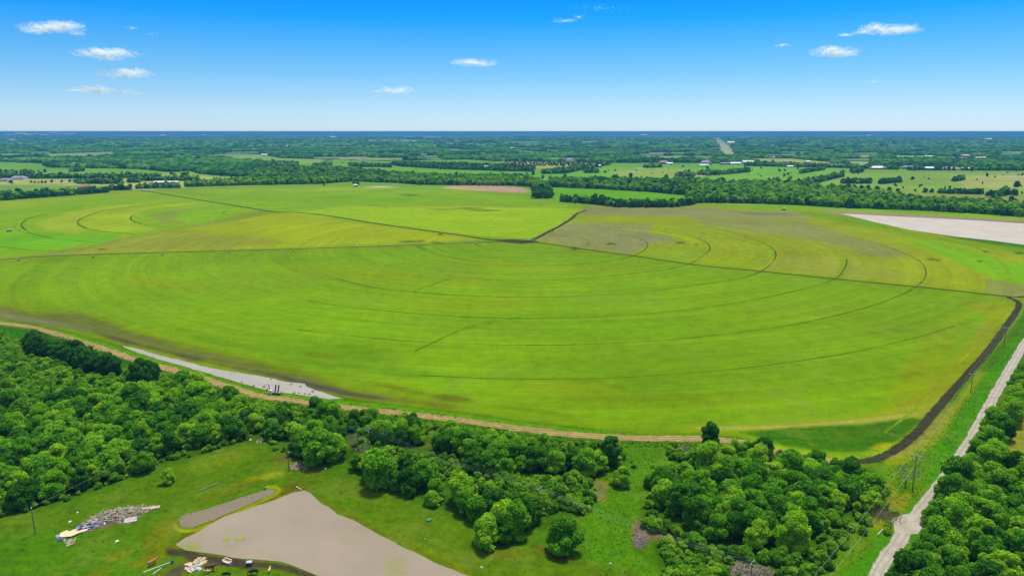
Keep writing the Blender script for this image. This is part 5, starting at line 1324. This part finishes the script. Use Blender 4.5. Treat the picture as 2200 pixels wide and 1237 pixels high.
truss_machine([P3(1145, 519)] + [P3(x, y) for x, y in ((1022, 526), (897, 529), (768, 533), (631, 540), (491, 544), (349, 549), (200, 554), (40, 560))], 'long irrigation pivot lying along the dark lane in the middle of the field')
truss_machine([P3(560, 455)] + [P3(x, y) for x, y in ((663, 452), (750, 449), (838, 447.5), (920, 447), (1004, 446), (1085, 445), (1162, 443.5), (1237, 442))], 'farther irrigation pivot along the top of the bright green quarter')
truss_machine([P3(1145, 516), P3(1183, 498.5), P3(1214, 476)], 'short irrigation machine beside the dark lane to the tree line')
def tank(px, py, s, rz, label):
    e = empty('field_trailer', P3(px, py), rz, s)
    MB().box((0, 0, 1.0), (5, 2.0, .3)).build('chassis', DKMET, e); MB().tube((-1.8, 0, 2.0), (1.8, 0, 2.0), .9, .9, 14).build('tank', METAL, e)
    for x in (-1.6, 1.6):
        for y in (-1, 1): MB().tube((x, y - .15, .6), (x, y + .15, .6), .6, .6, 12).build('wheel', RUBBER, e)
    tag(e, label, 'trailer')
tank(20, 498, 1.1, .4, 'dark blue tank trailer parked at the far left of the field'); tank(1684, 452, 1.2, .2, 'dark machine parked on the bank left of the reservoir')
# ---- houses and barns far off
def house(px, py, w, d, h, rz, wall, roof, label, cat='house', wing=False, name=None):
    e = empty(name or ('barn' if cat in ('barn', 'shed') else 'house'), P3(px, py), rz)
    MB().box((0, 0, h / 2), (w, d, h)).build('wall', wall, e)
    ov = .5; rh = d * .28
    v = [(-w / 2 - ov, -d / 2 - ov, h), (w / 2 + ov, -d / 2 - ov, h), (w / 2 + ov, d / 2 + ov, h), (-w / 2 - ov, d / 2 + ov, h), (-w / 2 - ov, 0, h + rh), (w / 2 + ov, 0, h + rh)]
    if cat == 'house': v[4] = (-w / 2 + d * .35, 0, h + rh); v[5] = (w / 2 - d * .35, 0, h + rh)
    v = [(a, b, c + .01) for a, b, c in v]
    link('roof', raw_mesh('roof', v, [(0, 1, 5, 4), (2, 3, 4, 5), (1, 2, 5), (3, 0, 4), (3, 2, 1, 0)]), roof, e)
    n = max(2, int(w / 4)) if cat == 'house' else 2
    for i in range(n):
        x = -w / 2 + w * (i + .5) / n
        if i == n // 2: MB().box((x, -d / 2 - .03, 1.1 if cat == 'house' else h * .4), (1.2 if cat == 'house' else w * .2, .1, 2.2 if cat == 'house' else h * .8)).build('door', GLASS, e)
        else: MB().box((x, -d / 2 - .03, h * .55), (1.5, .1, 1.2)).build('window', GLASS, e)
    if wing:
        MB().box((w * .35, -d * .6, h / 2 - .05), (w * .3, d * .5, h - .1)).build('wing_wall', wall, e)
        ww = w * .15 + ov
        link('wing_roof', raw_mesh('wing_roof', [(w * .35 - ww, -d * .9, h), (w * .35 + ww, -d * .9, h), (w * .35 + ww, 0, h), (w * .35 - ww, 0, h), (w * .35, -d * .75, h + rh * .8), (w * .35, 0, h + rh * .8)], [(0, 1, 4), (1, 2, 5, 4), (3, 0, 4, 5), (3, 2, 1, 0)]), roof, e)
    tag(e, label, cat)
house(42, 386, 34, 16, 5, .1, CREAM, MAUVR, 'large mauve roofed house at the far left among the hedges', wing=True)
house(14, 390, 26, 14, 4.5, -.1, CREAM, GREYR, 'grey roofed house left of the large mauve roofed one', wing=True)
house(182, 407, 22, 10, 5, .05, REDR, REDR, 'small red barn at the left edge of the field', 'barn')
house(358, 395, 56, 12, 3.6, .02, LTROOF, LTROOF, 'very long white shed beyond the hedge at left', 'shed')
house(5, 371, 16, 10, 4, 0, CREAM, LTROOF, 'pale shed at the far left edge above the tree clump', 'shed')
house(764, 401, 9, 7, 3.4, 0, METAL, METAL, 'small pale pump shed at the far rim of the field', 'shed')
house(1045, 362, 12, 9, 7, 0, WHITE, LTROOF, 'lone white hut on the meadow above the bare brown mound', 'shed')
house(568, 335, 34, 16, 6, 0, WHITE, LTROOF, 'white house above the left pasture wedge')
house(604, 354, 26, 12, 5, 0, METAL, LTROOF, 'pale roof among trees left of the centre', 'shed')
house(1224, 349, 30, 22, 11, 0, WHITE, MAUVR, 'tall pale house in the juniper slope', wing=True)
house(1282, 359, 26, 12, 4.5, .1, METAL, LTROOF, 'pale shed right of the tall pale house', 'shed')
house(1262, 362, 18, 10, 4, .1, METAL, LTROOF, 'low pale shed beside a dark tree clump at centre right', 'shed')
house(1342, 343, 36, 18, 7, .1, BRICK, MAUVR, 'mauve roofed house in the trees behind the central pastures', wing=True)
house(1426, 353, 34, 18, 8, 0, BRICK, MAUVR, 'dark roofed house at the left end of the central hamlet', wing=True)
house(1438, 354, 24, 12, 5, .2, CREAM, LTROOF, 'white roofed shed right behind the dark roofed hamlet house', 'shed')
house(1516, 354, 34, 20, 10, -.1, CREAM, MAUVR, 'large mauve roofed house at the middle of the hamlet', wing=True)
house(1512, 358, 30, 14, 4.5, -.1, CREAM, CREAM, 'low cream annex in front of the large mauve roofed hamlet house', 'shed')
house(1558, 354, 36, 12, 5, 0, REDR, MAUVR, 'dark red building in the row of the hamlet', 'barn')
house(1580, 354, 38, 14, 5.5, 0, CREAM, LTROOF, 'long pale shed in the row of the hamlet', 'shed')
house(1606, 353, 40, 20, 9, 0, CREAM, CREAM, 'tall cream shed at the right end of the hamlet', 'barn')
house(1556, 344, 30, 14, 6, 0, WHITE, MAUVR, 'pale house in the wood just behind the hamlet')
house(1658, 340, 26, 14, 6, 0, WHITE, LTROOF, 'small white house standing above the tan field')
house(1684, 356, 32, 14, 5, 0, BRICK, GREYR, 'brown house below the tan field')
house(1723, 356, 26, 12, 5, 0, REDR, CREAM, 'reddish shed between trees right of the brown house', 'shed')
house(1735, 353, 16, 12, 10, 0, WHITE, LTROOF, 'small white tower like barn right of the tan field', 'barn')
house(1697, 360, 20, 10, 4, 0, CREAM, LTROOF, 'low white shed on the pasture edge below the brown house', 'shed')
house(1786, 359, 22, 14, 6, 0, WHITE, GREYR, 'white house with grey roof behind the tree row')
house(1802, 359, 34, 16, 6, 0, BRICK, MAUVR, 'long dark roofed house right of the white grey roofed house', wing=True)
house(1828, 361, 16, 12, 5, 0, REDR, PINKU, 'small pinkish shed between two tree groups', 'shed')
house(1853, 359, 34, 14, 6, 0, CREAM, LTROOF, 'pale roofed house above the dark clump of the right pasture')
house(1885, 364, 44, 18, 5.5, 0, BRICK, METAL, 'wide grey house at the foot of the right wood', wing=True)
house(1954, 363, 46, 20, 5.5, 0, BRICK, MAUVR, 'wide mauve roofed house at the top of the right pasture', wing=True)
house(1979, 363, 20, 12, 5, 0, REDR, BRICK, 'small brown barn right of the wide mauve roofed house', 'barn')
house(1995, 366, 26, 16, 7, 0, BLUEP, WHITE, 'white and blue barn on the edge of the right pasture', 'barn')
house(2042, 366, 46, 18, 5.5, 0, CREAM, PINKU, 'wide pinkish roofed house right of the blue barn', wing=True)
house(2072, 366, 38, 16, 5, .1, BRICK, PINKU, 'long brown roofed house at the right end of the settlement')
house(2074, 338, 34, 18, 8, 0, BRICK, PINKU, 'reddish house far back in the right wood')
house(2105, 342, 46, 16, 6, 0, BRICK, PINKU, 'long reddish shed far back in the right wood', 'shed')
house(1995, 339, 46, 14, 6, 0, METAL, LTROOF, 'long grey shed on the clearing in the right wood', 'shed')
house(1100, 321, 40, 20, 9, 0, REDR, PINKU, 'reddish roof alone in the central far woods')
house(1908, 307, 60, 30, 12, 0, REDR, PINKU, 'reddish roof alone in the farthest right woods')
house(882, 317, 50, 24, 10, 0, WHITE, LTROOF, 'white roof in the far woods left of centre')
house(618, 316, 30, 18, 8, 0, WHITE, LTROOF, 'tiny white roof in the far left woods')
house(632, 334, 24, 16, 8, 0, CREAM, LTROOF, 'tiny cream roof at the rim of the left woods')
# the far town
T_ = random.Random(4)
for i, (px, py, w, h, lb) in enumerate([(22, 290, 160, 26, 'leftmost pale block of the far town on the horizon'), (46, 289, 320, 34, 'long white works building of the far town, below the water tower'), (64, 290, 190, 26, 'bright white warehouse of the far town'), (80, 290, 120, 40, 'pinkish block of the far town right of the white warehouse'),
                                   (96, 289.5, 180, 20, 'thin white roof of the far town left of the big pale hall'), (118, 287.5, 330, 40, 'big pale hall at the right end of the far town'), (148, 287, 420, 12, 'thin pale roof strip on the horizon right of the far town'), (28, 305, 60, 22, 'lone white building in front of the far town'),
                                   (350, 291, 150, 22, 'pale block of the second far town'), (366, 289, 60, 50, 'small white tower of the second far town'), (438, 289.5, 110, 20, 'tiny white building right of the second far town'), (314, 287.5, 50, 50, 'thin white tower left of the second far town'),
                                   (1383, 290, 160, 22, 'tiny white roof on the central horizon'), (716, 298, 90, 26, 'small white church like building in the far woods'), (1865, 290.5, 120, 18, 'tiny pale roof on the right horizon'), (2122, 303, 90, 22, 'tiny white building in the far right woods'), (1570, 311, 70, 20, 'tiny pale building beside the power line cut')]):
    if py < 292: py += 3.0; h *= 1.3
    house(px, py, w, w * .5, h, 0, PINKU if 'pink' in lb else WHITE, LTROOF, lb, 'building', name='distant_building')
p = P3(47, 291); e = empty('water_tower', p)
MB().tube((0, 0, 0), (0, 0, 50), 6, 5, 10).build('stem', WHITE, e)
bm = bmesh.new(); bmesh.ops.create_uvsphere(bm, u_segments=16, v_segments=10, radius=17); me = bpy.data.meshes.new('tank')
for v in bm.verts: v.co.z = v.co.z * .7 + 58
bm.to_mesh(me); bm.free(); link('tank', me, WHITE, e); tag(e, 'white water tower rising over the far town', 'water tower')
# lattice pylons
def pylon(px, py, h, label):
    e = empty('transmission_tower', P3(px, py), .3)
    m = MB(); b = h * .11
    C4 = [(-1, -1), (1, -1), (1, 1), (-1, 1)]
    for k in range(6):
        z0, z1 = h * k / 6, h * (k + 1) / 6; a0, a1 = b * (1 - .85 * k / 6), b * (1 - .85 * (k + 1) / 6)
        for i in range(4):
            x, y = C4[i]; x2, y2 = C4[(i + 1) % 4]
            m.tube((x * a0, y * a0, z0), (x * a1, y * a1, z1), .28, .28, 4)
            m.tube((x * a0, y * a0, z0), (x2 * a1, y2 * a1, z1), .14, .14, 4); m.tube((x2 * a0, y2 * a0, z0), (x * a1, y * a1, z1), .14, .14, 4)
    m.build('lattice', METAL, e)
    for z in (.68, .82, .95):
        MB().tube((-h * .17, 0, h * z), (h * .17, 0, h * z), .25, .25, 4).tube((-h * .17, 0, h * z), (0, 0, h * z + 2), .12, .12, 4).tube((h * .17, 0, h * z), (0, 0, h * z + 2), .12, .12, 4).build('crossarm', METAL, e)
    tag(e, label, 'pylon')
pylon(310, 364, 44, 'grey lattice pylon at the left wood edge'); pylon(783, 350, 42, 'grey lattice pylon above the middle pastures'); pylon(1537, 330, 46, 'grey lattice pylon beside the power line cut'); pylon(1130, 340, 42, 'grey lattice pylon in the woods at centre')
# ------------------------------------------------------------------ clouds
CLM, ct, cb = mat_new('cloud vapour')
cb.inputs['Base Color'].default_value = (0.97, 0.98, 1.0, 1); cb.inputs['Roughness'].default_value = 1; cb.inputs['Specular IOR Level'].default_value = 0
ctr = ct.nodes.new('ShaderNodeBsdfTranslucent'); ctr.inputs['Color'].default_value = (0.97, 0.98, 1.0, 1)
cmx = ct.nodes.new('ShaderNodeMixShader'); cmx.inputs[0].default_value = 0.6
ct.links.new(cb.outputs[0], cmx.inputs[1]); ct.links.new(ctr.outputs[0], cmx.inputs[2]); ct.links.new(cmx.outputs[0], ct.nodes['Material Output'].inputs['Surface'])
CD = 9000.0
def cloud(lobes, label, dens=1.0, seed=0):
    """lobes: px, py, half width, half height, weight in plan units"""
    g = np.random.default_rng(seed)
    c0 = lobes[0]
    def at(px, py):
        u = (px - 1100) / FPX; v = (py - 618.5) / FPX
        t = CD / (CT - v * ST); return np.array([u * t, CD, H - (ST + v * CT) * t])
    org = at(c0[0], c0[1]); s = CD / FPX
    P = []
    for px, py, rx, ry, wt in lobes:
        n = int(rx * ry * 11 * wt * dens)
        c = at(px, py) - org
        k = g.normal(size=(n, 3)); k /= np.linalg.norm(k, axis=1)[:, None]; k *= (g.uniform(0, 1.15, n) ** 0.95)[:, None]
        k[:, 2] = np.where(k[:, 2] < 0, k[:, 2] * .75, k[:, 2])
        q = k * np.array([rx, rx * .7, ry]) * s + c
        w = vnoise(q[:, 0] / 60 + seed, q[:, 2] / 22 + q[:, 1] / 90, seed) 
        q[:, 2] += (w - .5) * ry * s * .5
        keep = g.uniform(0, 1, n) < np.clip((w - .1) * 2.0, .3, 1)
        P.append(q[keep])
    P = np.concatenate(P); n = len(P)
    nm = g.normal(size=(n, 3)); nm /= np.linalg.norm(nm, axis=1)[:, None]
    a = np.cross(nm, g.normal(size=(n, 3))); a /= np.linalg.norm(a, axis=1)[:, None]; b = np.cross(nm, a)
    sz = g.uniform(1.8, 3.6, n)[:, None]
    V = np.stack([P - a * sz, P - b * sz, P + a * sz, P + b * sz], 1).reshape(-1, 3)
    o = link('cloud', np_mesh('cloud', V, np.arange(n * 4).reshape(n, 4)), CLM, None, tuple(org))
    tag(o, label, 'cloud', None)
cloud([(110, 61, 62, 11, 1), (75, 66, 28, 9, .8), (140, 55, 36, 9, .9), (105, 58, 40, 8, .8)], 'wide white cloud, topmost at the left', 1, 1)
cloud([(163, 73, 18, 5, .7)], 'tiny cloud wisp tucked under the topmost left cloud', 1, 2)
cloud([(228, 117, 66, 10, .9), (205, 112, 34, 8, .8), (245, 112, 34, 8, .9), (232, 127, 30, 6, .6)], 'wide white cloud, second from the top at the left', 1, 3)
cloud([(270, 160, 54, 10, 1.0), (290, 155, 26, 8, .9), (265, 151, 20, 6, .4)], 'soft white cloud, third from the top at the left', 1, 4)
cloud([(200, 193, 42, 8, 1.1), (215, 196, 32, 7, .9), (165, 195, 26, 3, .3)], 'low flat cloud at the left, above the horizon', 1, 5)
cloud([(278, 199, 26, 6, .8)], 'small faint cloud right of the low flat left cloud', 1, 6)
cloud([(1018, 136, 46, 8, .9), (1000, 133, 26, 6, .7), (1040, 139, 24, 6, .7)], 'small white cloud in the middle of the sky', 1, 7)
cloud([(850, 195, 38, 8, 1.0), (815, 197, 20, 3, .3)], 'low small cloud left of the centre of the sky', 1, 8)
cloud([(1212, 45, 26, 5, .35), (1245, 37, 16, 4, .15), (1290, 18, 60, 5, .04)], 'thin streak of cloud near the top centre', 1, 9)
cloud([(1915, 66, 60, 11, 1), (1885, 60, 34, 9, .8), (1945, 64, 30, 9, .8), (1855, 70, 24, 6, .5), (1818, 75, 16, 4, 1.0)], 'wide white cloud, topmost at the right', 1, 10)
cloud([(1793, 114, 50, 11, .9), (1785, 107, 26, 8, .9), (1810, 117, 30, 8, .7)], 'rounded white cloud, lower of the two at the right', 1, 12)
cloud([(1682, 98, 16, 3.5, .6)], 'faint wisp left of the rounded right cloud', 1, 13)
cloud([(1880, 176, 20, 4, .3)], 'faint low wisp at the right of the sky', 1, 14)
cloud([(283, 61, 16, 3, .25), (327, 74, 12, 3, .2)], 'faint wisp right of the topmost left cloud', 1, 15)
# ------------------------------------------------------------------ haze
hz = MB(); hz.box((0, 0, (121.5 - 5) / 2), (130000, 130000, 121.5 + 5))
hm = bpy.data.materials.new('haze'); hm.use_nodes = True; t = hm.node_tree
for n in list(t.nodes): t.nodes.remove(n)
ho = t.nodes.new('ShaderNodeOutputMaterial'); pv = t.nodes.new('ShaderNodeVolumePrincipled')
pv.inputs['Color'].default_value = (0.085, 0.31, 0.57, 1); pv.inputs['Density'].default_value = 8.5e-5
pv.inputs['Anisotropy'].default_value = 0.0
t.links.new(pv.outputs[0], ho.inputs['Volume'])
tag(hz.build('haze', hm), 'pale blue haze thickening towards the horizon', 'haze', kind='stuff')
print('objects', len(bpy.data.objects))
